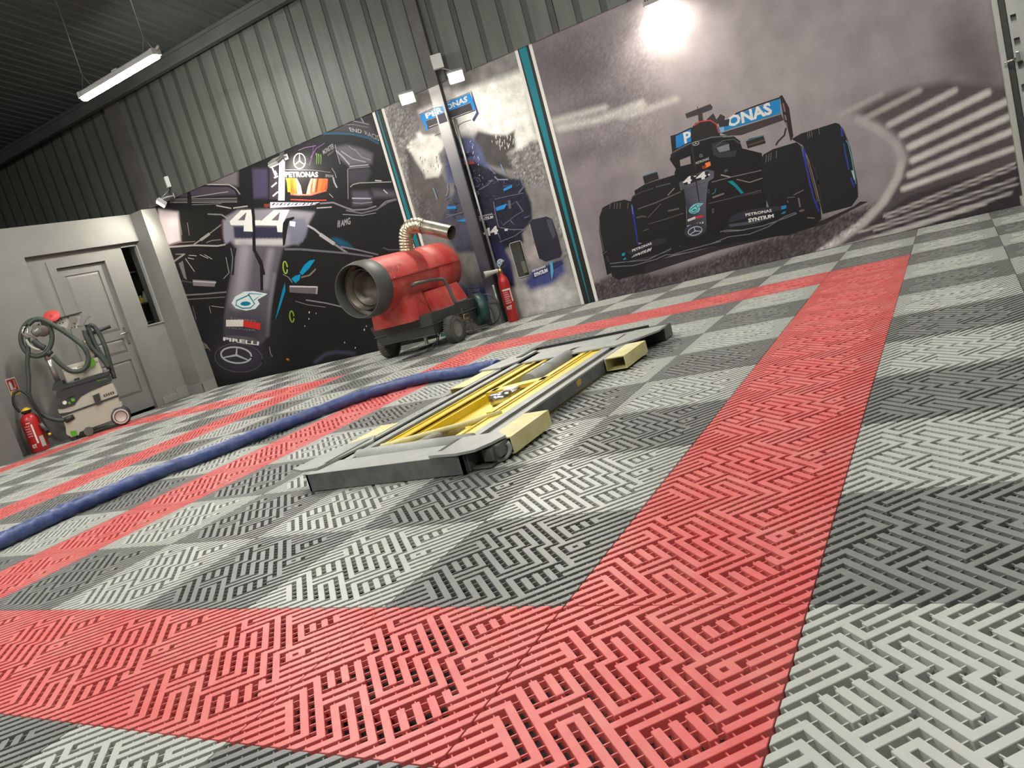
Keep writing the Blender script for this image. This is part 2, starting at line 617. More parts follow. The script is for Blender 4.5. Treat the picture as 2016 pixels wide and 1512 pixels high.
mb.tube([(dx, 5.215, 1.04), (dx + 0.05, 5.215, 1.04), (dx + 0.055, 5.20, 1.04), (dx + 0.055, 5.10, 1.04)], 0.01, 8)
mb.build('door_handle', M_chrome, door_o)
# narrow window beside the door, with the dark store room behind it
M_glass = bpy.data.materials.new('window_glass')
M_glass.use_nodes = True
gb = M_glass.node_tree.nodes['Principled BSDF']
gb.inputs['Transmission Weight'].default_value = 1.0
gb.inputs['Roughness'].default_value = 0.03
gb.inputs['IOR'].default_value = 1.1
gb.inputs['Base Color'].default_value = (0.8, 0.85, 0.83, 1)
mb = MB()
mb.box((NB - 0.06, 5.775, 1.07), (NB + 0.012, 5.80, 2.14)).box((NB - 0.06, 5.55, 2.12), (NB + 0.012, 5.775, 2.14))
mb.box((NB - 0.06, 5.535, 1.055), (NB + 0.016, 5.80, 1.07))
win = mb.build('window_1', mat('window_trim', (0.33, 0.33, 0.31), 0.5))
tag(win, kind='structure')
MB().box((NB - 0.045, 5.55, 1.07), (NB - 0.04, 5.775, 2.12)).build('pane', M_glass, win)
M_store = mat('store_room_dark', (0.05, 0.052, 0.05), 0.8, noise=0.2)
mb = MB()
mb.box((-9.5, 5.3, 0.4), (-9.45, YW, 2.5)).box((-9.5, 5.30, 0.4), (-8.71, 5.33, 2.5)).box((-9.5, 5.33, 0.38), (-8.71, YW, 0.42)).box((-9.5, 5.33, 2.45), (-8.71, YW, 2.5))
tag(mb.build('wall_store', M_store), kind='structure')
M_shelf = mat('store_shelf', (0.10, 0.10, 0.095), 0.6)
sh = empty('store_shelf', (-9.0, 5.7, 1.0), 0, 'dark shelf seen through the narrow window beside the door', 'shelf')
for z in (0.10, 0.36, 0.80):
    MB().box((-0.25, -0.32, z), (0.2, 0.3, z + 0.02)).build('shelf_board', M_shelf, sh)
MB().box((-0.25, -0.33, -0.58), (0.2, -0.31, 1.1)).build('side_panel', M_shelf, sh)
MB().box((-0.25, 0.29, -0.58), (0.2, 0.31, 1.1)).build('side_panel', M_shelf, sh)
for k, (yy, cc, h, lab) in enumerate([(5.785, (0.70, 0.58, 0.06), 0.09, 'small yellow bottle on the store shelf'),
                                      (5.86, (0.70, 0.70, 0.62), 0.14, 'tall cream bottle on the store shelf'),
                                      (5.94, (0.75, 0.75, 0.72), 0.12, 'white bottle at the end of the store shelf')]):
    bo = empty('bottle', (-8.87, yy, 1.3805), 0, lab, 'bottle')
    MB().lathe([(0, 0), (0.036, 0), (0.038, 0.01), (0.038, h * 0.7), (0.015, h * 0.85), (0.015, h)], None, 14).build('body', mat('bottle_%d' % k, cc, 0.4), bo)
    MB().cyl((0, 0, h), (0, 0, h + 0.018), 0.016, 12).build('cap', mat('bottle_cap', (0.5, 0.5, 0.48), 0.4), bo)

# ------------------------------------------------------------------ right-hand door post with slotted track
M_post = mat('pale_post_paint', (0.40, 0.40, 0.36), 0.5, noise=0.05)
M_track = mat('galvanised_track', (0.42, 0.425, 0.39), 0.4, metal=0.35, noise=0.1, nscale=12, stretch=(1, 1, 0.2))
M_gasket = mat('dark_gasket', (0.06, 0.062, 0.055), 0.5)
mb = MB().box((1.235, 5.90, 0), (1.272, YW, 4.0), bev=0.004).box((1.215, 5.80, 0), (1.30, YW, 0.07), bev=0.008)
post = mb.build('trim_2', M_post)
tag(post, kind='structure')
MB().box((1.272, 5.93, 0.05), (1.312, YW, 4.0)).box((1.278, 5.915, 0.05), (1.284, 5.93, 4.0)).box((1.296, 5.915, 0.05), (1.300, 5.93, 4.0)).build('gasket', M_gasket, post)
# slotted track: strips leave real openings
mb = MB()
ya = 5.90
mb.box((1.312, ya, 0.05), (1.332, ya + 0.005, 4.0)).box((1.368, ya, 0.05), (1.62, ya + 0.005, 4.0))
z = 0.05
while z < 4.0:
    mb.box((1.332, ya, z), (1.368, ya + 0.005, min(z + 0.11, 4.0)))
    z += 0.165
mb.box((1.312, ya, 0.05), (1.316, YW, 4.0)).box((1.33, ya + 0.05, 0.05), (1.62, YW, 4.0))
mb.build('slotted_track', M_track, post)
pb = on_y(1984, 122, 5.88)
mb = MB().cyl((1.25, 5.87, pb.z), (1.345, 5.87, pb.z + 0.006), 0.009, 10).box((1.325, 5.86, pb.z - 0.02), (1.35, 5.905, pb.z + 0.05), bev=0.003)
mb.build('latch_bolt', M_chrome, post)

# ------------------------------------------------------------------ steel column and conduit in the mural wall
cl, cr = on_y(861, 238, YW - 0.06).x, on_y(884, 238, YW - 0.06).x
M_col = mat('column_steel_brown', (0.075, 0.07, 0.066), 0.6, noise=0.15)
col_o = MB().box((cl, YW - 0.06, 0), (cr, YW + 0.012, 5.0)).build('trim_3', M_col)
tag(col_o, kind='structure')
MB().box((cr, YW - 0.075, 0.02), (cr + 0.012, YW - 0.03, ZM - 0.35)).build('edge_angle', mat('dark_angle_steel', (0.10, 0.105, 0.10), 0.3, metal=0.7), col_o)
MB().cyl((cr + 0.05, YW - 0.03, 0.0), (cr + 0.05, YW - 0.03, ZM - 0.4), 0.014, 12).build('conduit', mat('conduit_grey', (0.30, 0.31, 0.29), 0.3, metal=0.6), col_o)
q2 = on_y(240, 250, YW)
tag(MB().box((q2.x - 0.11, YW - 0.09, 2.53), (q2.x + 0.11, YW + 0.01, 5.0)).build('trim_4', M_col), kind='structure')
c3 = on_y(972, 632, YW - 0.02)
mb = MB().cyl((c3.x + 0.14, YW - 0.06, 0.0), (c3.x + 0.14, YW - 0.06, 0.42), 0.016, 12)
mb.box((c3.x + 0.11, YW - 0.08, 0.22), (c3.x + 0.17, YW - 0.005, 0.235))
pipe = mb.build('floor_conduit', mat('conduit_grey', (0.30, 0.31, 0.29), 0.3))
tag(pipe, 'short grey conduit rising beside the small red gas extinguisher', 'pipe')
# peeled corner of wall film
mb = MB()
vs_, fs_ = [], []
for k in range(7):
    t = k / 6
    vs_ += [(c3.x - 0.02 + 0.10 * t, YW - 0.012 - 0.05 * math.sin(t * 2.6), 0.005), (c3.x - 0.075 + 0.03 * t, YW - 0.008 - 0.012 * math.sin(t * 2.6), 0.26)]
for k in range(6):
    fs_.append((2 * k, 2 * k + 2, 2 * k + 3, 2 * k + 1))
pf = mb.add(vs_, fs_).build('peeled_film', mat('white_film_back', (0.62, 0.62, 0.60), 0.4))
sm = pf.modifiers.new('thick', 'SOLIDIFY'); sm.thickness = 0.0015
tag(pf, 'curled white sheet of wall film at the foot of the column', 'wall film')

# ------------------------------------------------------------------ flat lettering helper
def text_tris(s, bold=0.0):
    cu = bpy.data.curves.new('t', 'FONT')
    cu.body = s
    cu.offset = bold
    cu.resolution_u = 2
    ob = bpy.data.objects.new('t', cu)
    COL.objects.link(ob)
    dg = bpy.context.evaluated_depsgraph_get()
    me = bpy.data.meshes.new_from_object(ob.evaluated_get(dg))
    vs = [(v.co.x, v.co.y) for v in me.vertices]
    fs = [tuple(p.vertices) for p in me.polygons]
    bpy.data.objects.remove(ob, do_unlink=True)
    bpy.data.curves.remove(cu)
    bpy.data.meshes.remove(me)
    xs = [v[0] for v in vs]
    ys = [v[1] for v in vs]
    x0, x1, y0, y1 = min(xs), max(xs), min(ys), max(ys)
    return [((x - x0) / (x1 - x0), (y - y0) / (y1 - y0)) for x, y in vs], fs
def bilerp(q, a, b):
    """q: TL, TR, BR, BL; a along, b up"""
    tl, tr, br, bl = q
    return tuple((1 - b) * ((1 - a) * bl[k] + a * br[k]) + b * ((1 - a) * tl[k] + a * tr[k]) for k in range(2))

# ------------------------------------------------------------------ fire extinguishers
M_extred = mat('extinguisher_red', (0.42, 0.022, 0.022), 0.28, noise=0.08)
M_black = mat('black_rubber', (0.02, 0.02, 0.02), 0.5)
M_yellow = mat('safety_yellow', (0.72, 0.50, 0.03), 0.4)
M_white = mat('print_white', (0.72, 0.70, 0.66), 0.5)
M_brass = mat('brass', (0.55, 0.40, 0.16), 0.3, metal=0.9)
def label_patch(parent, name, r, a0, a1, z0, z1, m, n=8):
    vs_, fs_ = [], []
    for k in range(n + 1):
        a = a0 + (a1 - a0) * k / n
        vs_ += [(r * math.cos(a), r * math.sin(a), z0), (r * math.cos(a), r * math.sin(a), z1)]
    for k in range(n):
        fs_.append((2 * k, 2 * k + 2, 2 * k + 3, 2 * k + 1))
    return MB().add(vs_, fs_, None, True).build(name, m, parent)
# 1: powder extinguisher under the wall sign
ex = empty('fire_extinguisher', (-8.29, 3.50, 0), 0, 'red powder fire extinguisher with yellow cap and black hose under the wall sign', 'extinguisher')
r = 0.095
body = MB().lathe([(0, 0), (r - 0.006, 0), (r, 0.012), (r, 0.36), (r - 0.008, 0.395), (r - 0.03, 0.425), (0.03, 0.445), (0.02, 0.46), (0, 0.46)], None, 28).build('cylinder', M_extred, ex)
MB().cyl((0, 0, 0.45), (0, 0, 0.475), 0.05, 18).cyl((-0.02, 0, 0.47), (0.03, 0, 0.47), 0.018, 10).build('valve', M_black, ex)
MB().lathe([(0, 0.035), (0.02, 0.03), (0.05, 0.012), (0.055, 0), (0, 0)], Tm(0.01, 0, 0.478), 18).build('yellow_cap', M_yellow, ex)
# view direction from the extinguisher to the camera
va = math.atan2(CAM.y - 3.50, CAM.x + 8.29)
cv, sv = math.cos(va), math.sin(va)
def fr(a, b, z):          # a: sideways (image right), b: towards the camera
    return (cv * b - sv * a, sv * b + cv * a, z)
MB().tube(smooth_path([fr(-0.06, 0.04, 0.48), fr(-0.085, 0.05, 0.58), fr(-0.05, 0.05, 0.69), fr(0.02, 0.05, 0.705), fr(0.075, 0.06, 0.62), fr(0.10, 0.07, 0.48), fr(0.115, 0.06, 0.30), fr(0.13, 0.06, 0.16)], 6), 0.014, 10).build('hose', M_black, ex)
MB().cyl(fr(0.085, 0.08, 0.30), fr(0.12, 0.08, 0.20), 0.02, 10).build('nozzle', mat('nozzle_grey', (0.12, 0.125, 0.11), 0.5), ex)
MB().cyl(fr(0.13, 0.06, 0.17), fr(0.132, 0.06, 0.14), 0.016, 10).build('hose_tip', M_yellow, ex)
label_patch(ex, 'print_stripe', r + 0.0015, va - 0.55, va - 0.1, 0.335, 0.345, M_white)
for k in range(5):
    label_patch(ex, 'print_line', r + 0.0015, va - 0.85, va - 0.25, 0.30 - k * 0.028, 0.31 - k * 0.028, mat('print_pink', (0.62, 0.35, 0.32), 0.5))
label_patch(ex, 'print_band', r + 0.0015, va - 0.12, va + 0.06, 0.10, 0.32, M_white)
label_patch(ex, 'inspection_tag', r + 0.002, va + 0.25, va + 0.75, 0.05, 0.17, mat('tag_card', (0.42, 0.41, 0.36), 0.6))
tv, tf = text_tris('ROT', 0.03)
MB().add([(math.cos(va - 0.75 + 0.5 * a) * (r + 0.002), math.sin(va - 0.75 + 0.5 * a) * (r + 0.002), 0.055 + 0.045 * b) for a, b in tv], tf).build('print_word', M_white, ex)
# 2: small gas extinguisher by the column
w = on_z(1012, 627)
e2 = on_y(1010, 623, YW - 0.12)
ex2 = empty('fire_extinguisher', (e2.x, YW - 0.12, 0), 0, 'slim red gas extinguisher with pale horn beside the steel column', 'extinguisher')
r = 0.058
MB().lathe([(0, 0), (r - 0.004, 0), (r, 0.008), (r, 0.42), (r - 0.008, 0.46), (r - 0.024, 0.49), (0.022, 0.505), (0.018, 0.53), (0, 0.53)], None, 26).build('cylinder', M_extred, ex2)
MB().cyl((0, 0, 0.52), (0, 0, 0.57), 0.02, 12).build('valve', M_brass, ex2)
va2 = math.atan2(CAM.y - YW + 0.12, CAM.x - e2.x)
c2, s2 = math.cos(va2), math.sin(va2)
def fr2(a, b, z):
    return (c2 * b - s2 * a, s2 * b + c2 * a, z)
MB().lathe([(0.02, 0), (0.022, 0.05), (0.034, 0.13), (0.038, 0.15), (0.03, 0.15), (0.016, 0.02)], Matrix.Translation(fr2(-0.02, 0.02, 0.555)) @ Vector(fr2(-1, 0.1, -0.03)).to_track_quat('Z', 'Y').to_matrix().to_4x4(), 18).build('horn', mat('horn_plastic', (0.38, 0.38, 0.33), 0.5), ex2)
MB().tube([fr2(0, 0, 0.56), fr2(0.03, 0.01, 0.60), fr2(0.085, 0.01, 0.64)], 0.007, 8).tube([fr2(0, 0, 0.57), fr2(0.05, 0.01, 0.575), fr2(0.09, 0.01, 0.575)], 0.006, 8).build('lever', M_black, ex2)
MB().tube(smooth_path([fr2(0.06, 0, 0.57), fr2(0.075, 0, 0.57), fr2(0.078, 0, 0.55)], 4), 0.004, 6).build('carry_ring', M_black, ex2)
label_patch(ex2, 'print_head', r + 0.0015, va2 - 0.7, va2 + 0.9, 0.335, 0.352, M_white)
for k in range(6):
    label_patch(ex2, 'print_line', r + 0.0015, va2 - 0.65, va2 + 0.2 + 0.12 * (k % 3), 0.31 - k * 0.022, 0.32 - k * 0.022, mat('print_pink', (0.62, 0.35, 0.32), 0.5))
label_patch(ex2, 'print_band', r + 0.0015, va2 + 0.65, va2 + 0.95, 0.21, 0.35, M_white)
tv, tf = text_tris('ROT', 0.03)
MB().add([(math.cos(va2 - 0.7 + 1.0 * a) * (r + 0.002), math.sin(va2 - 0.7 + 1.0 * a) * (r + 0.002), 0.135 + 0.04 * b) for a, b in tv], tf).build('print_word', M_white, ex2)

# wall sign above the first extinguisher
sg = empty('safety_sign', (XL + 0.003, 3.575, 0.67), 0, 'small red and yellow fire extinguisher sign on the grey wall', 'sign')
MB().box((-0.003, -0.055, 0), (0.0, 0.055, 0.20)).build('plate', M_white, sg)
M_sred = mat('sign_red', (0.42, 0.02, 0.02), 0.5)
MB().box((0, -0.048, 0.055), (0.0008, 0.048, 0.185)).build('red_field', M_sred, sg)
MB().box((0, -0.05, 0.005), (0.0008, 0.05, 0.05)).build('yellow_field', M_yellow, sg)
mb = MB().box((0.0008, -0.035, 0.065), (0.0014, -0.005, 0.15)).box((0.0008, -0.028, 0.15), (0.0014, -0.012, 0.165)).box((0.0008, 0.0, 0.065), (0.0014, 0.022, 0.085))
mb.build('extinguisher_symbol', M_white, sg)
tv, tf = text_tris('Extincteur', 0.01)
MB().add([(0.0012, 0.035 - 0.02 * b, 0.09 + 0.085 * a) for a, b in tv], tf).build('sign_word', M_white, sg)
for k in range(3):
    MB().box((0.0008, -0.036, 0.012 + 0.012 * k), (0.0012, 0.036, 0.018 + 0.012 * k)).build('small_print', mat('sign_brown', (0.25, 0.13, 0.02), 0.5), sg)
cb = MB().tube([(XL + 0.012, 3.36, 1.6), (XL + 0.012, 3.365, 0.62), (XL + 0.012, 3.37, 0.45)], 0.006, 6).build('wall_cable', mat('cable_grey', (0.14, 0.14, 0.13), 0.5))
tag(cb, 'thin grey cable running down the partition beside the safety sign', 'cable')

# ------------------------------------------------------------------ portable oil heater
M_hred = mat('heater_red_enamel', (0.50, 0.045, 0.04), 0.45, noise=0.08, nscale=4, dirt=(0.60, 0.26, 0.20), dirt_amt=0.45, dscale=3.5)
M_hgrey = mat('heater_tray_grey', (0.055, 0.065, 0.062), 0.5, noise=0.15, nscale=6)
M_ring = mat('heater_outlet_ring', (0.075, 0.08, 0.072), 0.5, noise=0.15, nscale=5)
M_soot = mat('sooty_inner_steel', (0.10, 0.085, 0.065), 0.45, metal=0.5, noise=0.3, nscale=6)
M_tyre = mat('dusty_tyre', (0.085, 0.082, 0.070), 0.85, noise=0.2, nscale=30)
HX, HZ = -3.97, 0.745
ht = empty('oil_heater', (HX, 5.1, 0), 0, 'red cylindrical oil space heater on a two-wheeled grey tray', 'heater')
def cy(prof, n=40):                                     # revolve round an axis along +y at height HZ
    return prof, Matrix.Translation((0, -5.1, HZ)) @ Matrix.Rotation(-math.pi / 2, 4, 'X'), n
p_, M_, n_ = cy([(0.262, 4.55), (0.262, 5.36)])
MB().lathe(p_, M_, n_).build('body_shell', M_hred, ht)
p_, M_, n_ = cy([(0.255, 5.355), (0.266, 5.36), (0.264, 5.78), (0.25, 5.80), (0.0, 5.80)])
MB().lathe(p_, M_, n_).build('rear_cover', M_hred, ht)
p_, M_, n_ = cy([(0.262, 4.57), (0.268, 4.56), (0.270, 4.46), (0.252, 4.36), (0.246, 4.352), (0.240, 4.36), (0.250, 4.46), (0.252, 4.56)])
MB().lathe(p_, M_, n_).build('outlet_ring', M_ring, ht)
p_, M_, n_ = cy([(0.256, 4.50), (0.225, 4.52), (0.200, 4.525), (0.19, 4.45), (0.185, 4.45), (0.182, 4.58), (0.165, 4.585), (0.162, 4.52), (0.158, 4.52), (0.156, 4.62), (0, 4.63)])
MB().lathe(p_, M_, n_).build('burner_cone', M_soot, ht)
for s in (1, -1):
    mb = MB().box((s * 0.262 - 0.006, -0.54, HZ + 0.018), (s * 0.262 + 0.012, 0.68, HZ + 0.032))
    sl = mb.build('seam_flange', M_hred, ht)
    for yy in (-0.5, -0.22, 0.02, 0.22, 0.28, 0.64):
        MB().cyl((s * 0.272, yy, HZ + 0.025), (s * 0.28, yy, HZ + 0.025), 0.006, 8).build('screw', M_chrome, sl)
# red saddle between cylinder and tray
mb = MB()
for (ya_, yb_, xa, xb) in ((-0.38, -0.05, 0.20, 0.24), (-0.02, 0.58, 0.22, 0.31)):
    vs_ = []
    for yy in (ya_, yb_):
        vs_ += [(-xb, yy, 0.33), (xb, yy, 0.33), (xa, yy, 0.62 if ya_ < -0.1 else 0.56), (-xa, yy, 0.62 if ya_ < -0.1 else 0.56)]
    mb.add(vs_, [(0, 1, 2, 3), (7, 6, 5, 4), (0, 4, 5, 1), (1, 5, 6, 2), (2, 6, 7, 3), (3, 7, 4, 0)])
mb.build('saddle', M_hred, ht)
# tray (fuel tank): tapered sides, rim ledge
mb = MB()
def ring_xy(hx, ya_, yb_, z):
    return [(-hx, ya_, z), (hx, ya_, z), (hx, yb_, z), (-hx, yb_, z)]
lv = [ring_xy(0.335, -0.22, 0.62, 0.155), ring_xy(0.36, -0.245, 0.655, 0.245), ring_xy(0.375, -0.26, 0.67, 0.247), ring_xy(0.375, -0.26, 0.67, 0.255),
      ring_xy(0.362, -0.247, 0.657, 0.257), ring_xy(0.38, -0.265, 0.68, 0.355), ring_xy(0.35, -0.24, 0.65, 0.36)]
vs_ = [p for l in lv for p in l]
fs_ = [(3, 2, 1, 0), tuple(4 * (len(lv) - 1) + k for k in range(4))]
for k in range(len(lv) - 1):
    for i in range(4):
        j = (i + 1) % 4
        fs_.append((4 * k + i, 4 * k + j, 4 * k + 4 + j, 4 * k + 4 + i))
tray = mb.add(vs_, fs_).build('tray', M_hgrey, ht)
MB().cyl((0.18, 0.58, 0.355), (0.18, 0.58, 0.385), 0.04, 16).build('fuel_cap', M_black, tray)
MB().cyl((0.30, 0.63, 0.22), (0.365, 0.71, 0.22), 0.17, 28).build('rear_reel', mat('reel_green', (0.02, 0.06, 0.055), 0.4), ht)
MB().tube([(0.40 + 0.14 * math.cos(a), 0.74, 0.19 + 0.16 * math.sin(a)) for a in [k * 2 * math.pi / 24 for k in range(24)]], 0.008, 6, closed=True).build('reel_rim', M_hgrey, ht)
for sx, nm in ((0.42, 1), (-0.42, -1)):
    R_ = 0.135
    Mw = Matrix.Translation((sx, 0.0, R_)) @ Matrix.Rotation(math.pi / 2, 4, 'Y')
    mb = MB().lathe([(0.085, -0.045), (R_ - 0.014, -0.045), (R_, -0.028), (R_, 0.028), (R_ - 0.014, 0.045), (0.085, 0.045)], Mw, 36)
    for k in range(36):
        a = 2 * math.pi * k / 36
        mb.box((-0.006, -0.046, R_ - 0.006), (0.006, 0.046, R_ + 0.002), Matrix.Translation((sx, 0, R_)) @ Matrix.Rotation(math.pi / 2, 4, 'Z') @ Matrix.Rotation(a, 4, 'Y'))
    wh = mb.build('wheel', M_tyre, ht)
    MB().lathe([(0, 0.036), (0.03, 0.04), (0.07, 0.03), (0.087, 0.044), (0.087, -0.04), (0, -0.036)], Mw, 28).build('hub', mat('hub_grey', (0.20, 0.20, 0.18), 0.5, noise=0.15), wh)
MB().cyl((-0.42, 0, 0.135), (0.42, 0, 0.135), 0.014, 12).build('axle', M_chrome, ht)
MB().box((0.30, 0.10, 0.11), (0.33, 0.50, 0.125)).box((0.30, 0.48, 0.02), (0.33, 0.50, 0.125)).box((0.27, 0.49, 0.0), (0.36, 0.56, 0.02)).build('rear_stand', mat('stand_steel', (0.40, 0.39, 0.34), 0.35, metal=0.6), ht)
MB().box((-0.33, 0.48, 0.0), (-0.30, 0.50, 0.16)).build('rear_stand', mat('stand_steel', (0.4, 0.4, 0.35), 0.35, metal=0.6), ht)
mb = MB().box((0.33, 0.28, 0.13), (0.37, 0.30, 0.30)).box((0.35, 0.22, 0.17), (0.40, 0.36, 0.20)).tube([(0.39, 0.25, 0.12), (0.40, 0.25, 0.23), (0.40, 0.34, 0.23), (0.40, 0.34, 0.12)], 0.007, 6)
mb.build('pump_fittings', mat('fitting_brass', (0.25, 0.20, 0.12), 0.4, metal=0.7), ht)
MB().tube(smooth_path([(0.27, -0.28, HZ - 0.09), (0.33, -0.26, HZ - 0.08), (0.35, 0.06, HZ - 0.10), (0.36, 0.16, HZ - 0.14), (0.37, 0.20, 0.42), (0.37, 0.24, 0.37), (0.36, 0.44, 0.365)], 6), 0.017, 12).build('handle', mat('handle_grey', (0.11, 0.115, 0.105), 0.4), ht)
MB().tube(smooth_path([(0.30, -0.15, 0.17), (0.32, -0.22, 0.08), (0.22, -0.36, 0.01), (0.05, -0.45, 0.006), (0.12, -0.30, 0.006), (0.28, -0.20, 0.03), (0.30, -0.08, 0.16)], 6), 0.006, 6).build('power_cord', M_black, ht)
MB().prism([(0, 0), (0.05, 0), (0.07, 0.07), (0.02, 0.06)], -0.004, 0.004, Tm(0.33, 0.52, 0.36, math.pi / 2, 0, 0.4)).build('tag_plate', M_black, ht)
# faded stencil on the drum
def on_drum(u, v, rr):
    d = ray(u, v)
    ox, oz = CAM.x - HX, CAM.z - HZ
    a = d.x * d.x + d.z * d.z
    b = 2 * (ox * d.x + oz * d.z)
    c = ox * ox + oz * oz - rr * rr
    t = (-b - math.sqrt(max(0.0, b * b - 4 * a * c))) / (2 * a)
    return CAM + d * t - Vector((HX, 5.1, 0))
sq = 6.684
tv, tf = text_tris('ARMAS 71', 0.0)
tq = [(740 + x / sq, 480 + y / sq) for x, y in ((105, 310), (330, 262), (352, 340), (135, 390))]
MB().add([on_drum(*bilerp(tq, a, b), 0.2635) for a, b in tv], tf).build('stencil', mat('faded_stencil', (0.20, 0.05, 0.045), 0.6), ht)
# flue: corrugated riser and elbow, then straight pipe
fy = 5.27
fl = [on_y(u, v, fy) - Vector((HX, 5.1, 0)) for u, v in ((802, 497), (800, 480), (800, 462), (806, 449), (820, 443), (834, 446))]
pts = smooth_path(fl, 12)
radii = [0.071 + 0.006 * math.cos(i * math.pi / 2) for i in range(len(pts))]
M_flex = mat('flexible_flue_steel', (0.55, 0.50, 0.36), 0.28, metal=0.9, noise=0.25, nscale=20)
MB().tube(pts, 0.074, 22, radii=radii).build('flexible_flue', M_flex, ht)
pe = on_y(889, 458, fy - 0.04) - Vector((HX, 5.1, 0))
dirn = (pe - fl[-1]).normalized()
mb = MB().cyl(fl[-1] - dirn * 0.03, pe, 0.068, 28, cap=False)
mb.cyl(fl[-1], pe - dirn * 0.001, 0.064, 28, cap=False)
mb.build('flue_pipe', mat('flue_pipe_steel', (0.36, 0.34, 0.27), 0.32, metal=0.75, noise=0.25, nscale=8, dirt=(0.10, 0.09, 0.07), dirt_amt=0.6, dscale=6), ht)
MB().tube([fl[-1] + dirn * 0.02 + (Vector((0, math.cos(a), 0)) + dirn.cross(Vector((0, 1, 0))) * math.sin(a)) * 0.07 for a in [2 * math.pi * k / 24 for k in range(24)]], 0.004, 6, closed=True).build('hose_clip', M_chrome, ht)
MB().cyl(fl[0] - Vector((0, 0, 0.03)), fl[0] + Vector((0, 0, 0.02)), 0.082, 24).build('flue_collar', M_flex, ht)

# ------------------------------------------------------------------ scissor lift lying collapsed on the floor
M_lsteel = mat('lift_grey_steel', (0.30, 0.31, 0.29), 0.5, noise=0.15, nscale=9, dirt=(0.42, 0.42, 0.37), dirt_amt=0.6, dscale=7)
M_ldark = mat('lift_dark_steel', (0.085, 0.09, 0.088), 0.5, noise=0.25, nscale=10, dirt=(0.22, 0.22, 0.20), dirt_amt=0.5, dscale=9)
M_lblack = mat('lift_rubber_black', (0.018, 0.018, 0.017), 0.6)
M_lyel = mat('lift_yellow_paint', (0.70, 0.50, 0.015), 0.42, noise=0.1, nscale=6, dirt=(0.72, 0.64, 0.30), dirt_amt=0.35, dscale=4)
M_lcream = mat('lift_dusty_yellow', (0.60, 0.54, 0.24), 0.6, noise=0.12, nscale=12, dirt=(0.66, 0.63, 0.45), dirt_amt=0.7, dscale=9)
L0 = Vector((-1.245, 2.0, 0))
TL = Matrix.Translation(-L0)
lift = empty('scissor_lift', L0, 0, 'collapsed grey and yellow scissor car lift lying flat on the tiles', 'car lift')
def lp(name, m, parent=lift):
    class P_(MB):
        def done(self):
            for i, v in enumerate(self.v):
                self.v[i] = tuple(Vector(v) - L0)
            return self.build(name, m, parent)
    return P_()
lp('base_pan', M_lblack).box((-1.60, 1.0, 0.002), (-0.88, 3.08, 0.012)).done()
b = lp('front_beam', M_ldark)
b.box((-1.65, 0.95, 0.004), (-0.853, 0.962, 0.078)).box((-1.65, 0.95, 0.004), (-1.64, 1.10, 0.078)).box((-0.863, 0.95, 0.004), (-0.853, 1.02, 0.078)).done()
lp('front_beam_top', M_lsteel).box((-1.648, 0.953, 0.072), (-0.855, 1.11, 0.0785)).done()
b = lp('roller_bar', M_lsteel)
b.add([], [])
pts = []
b.lathe([(0, 0), (0.05, 0), (0.05, 0.60), (0, 0.60)], Tm(-1.54, 1.175, 0.045, 0, math.pi / 2, 0) @ Matrix.Scale(0.95, 4, (0, 1, 0)), 28).done()
# side beams: inner plate, rubber strip, outer lip and face
for sgn, xin, xout in ((1, -0.965, -0.835), (-1, -1.525, -1.655)):
    def X(t):
        return xin + (xout - xin) * t
    def bx(b, t0, t1, ya_, yb_, z0, z1):
        a, c = sorted((X(t0), X(t1)))
        return b.box((a, ya_, z0), (c, yb_, z1))
    sb = lp('side_beam', M_lsteel)
    bx(sb, 0.0, 0.36, 1.10, 2.98, 0.068, 0.079)
    bx(sb, 0.74, 1.0, 1.06, 3.0, 0.071, 0.079)
    so = sb.done()
    f_ = lp('beam_face', M_ldark, so)
    bx(f_, 0.90, 1.0, 1.06, 3.06, 0.014, 0.071)
    f_.done()
    r_ = lp('rubber_strip', M_lblack, so)
    bx(r_, 0.36, 0.74, 1.10, 2.98, 0.03, 0.058)
    r_.done()
    r2 = lp('rubber_ridge', mat('rubber_ridge', (0.03, 0.031, 0.033), 0.5), so)
    bx(r2, 0.46, 0.60, 1.10, 2.98, 0.058, 0.070)
    r2.done()
    u_ = lp('sill', mat('sill_dirty_yellow', (0.14, 0.115, 0.03), 0.6), so)
    bx(u_, 0.86, 0.97, 1.06, 3.06, 0.001, 0.014)
    u_.done()
pt = lp('paint_chip', mat('chip_yellow', (0.46, 0.30, 0.06), 0.6))
pt.prism([(0, 0), (0.045, 0.006), (0.05, 0.03), (0.03, 0.034), (-0.008, 0.026)], -0.0006, 0.0006, Tm(-0.8345, 1.98, 0.034, math.pi / 2, 0, math.pi / 2)).done()
# corner plates
pl = lp('corner_plate', M_lsteel)
pl.prism([(-1.0, 0.955), (-0.86, 0.94), (-0.79, 0.96), (-0.755, 1.03), (-0.735, 1.10), (-0.80, 1.16), (-0.96, 1.16)], 0.080, 0.090).done()
pl = lp('corner_plate', M_lsteel)
pl.prism([(-1.80, 1.03), (-1.70, 0.985), (-1.62, 1.0), (-1.57, 1.32), (-1.64, 1.42), (-1.76, 1.30)], 0.080, 0.090).done()
pl = lp('corner_plate', M_lsteel)
pl.prism([(-0.96, 2.66), (-0.88, 2.62), (-0.78, 2.72), (-0.70, 2.86), (-0.70, 3.0), (-0.90, 3.02), (-0.97, 2.9)], 0.080, 0.090).done()
pl = lp('corner_plate', M_lsteel)
pl.prism([(-1.80, 2.66), (-1.62, 2.62), (-1.56, 2.74), (-1.56, 3.0), (-1.66, 3.06), (-1.76, 2.84)], 0.080, 0.090).done()
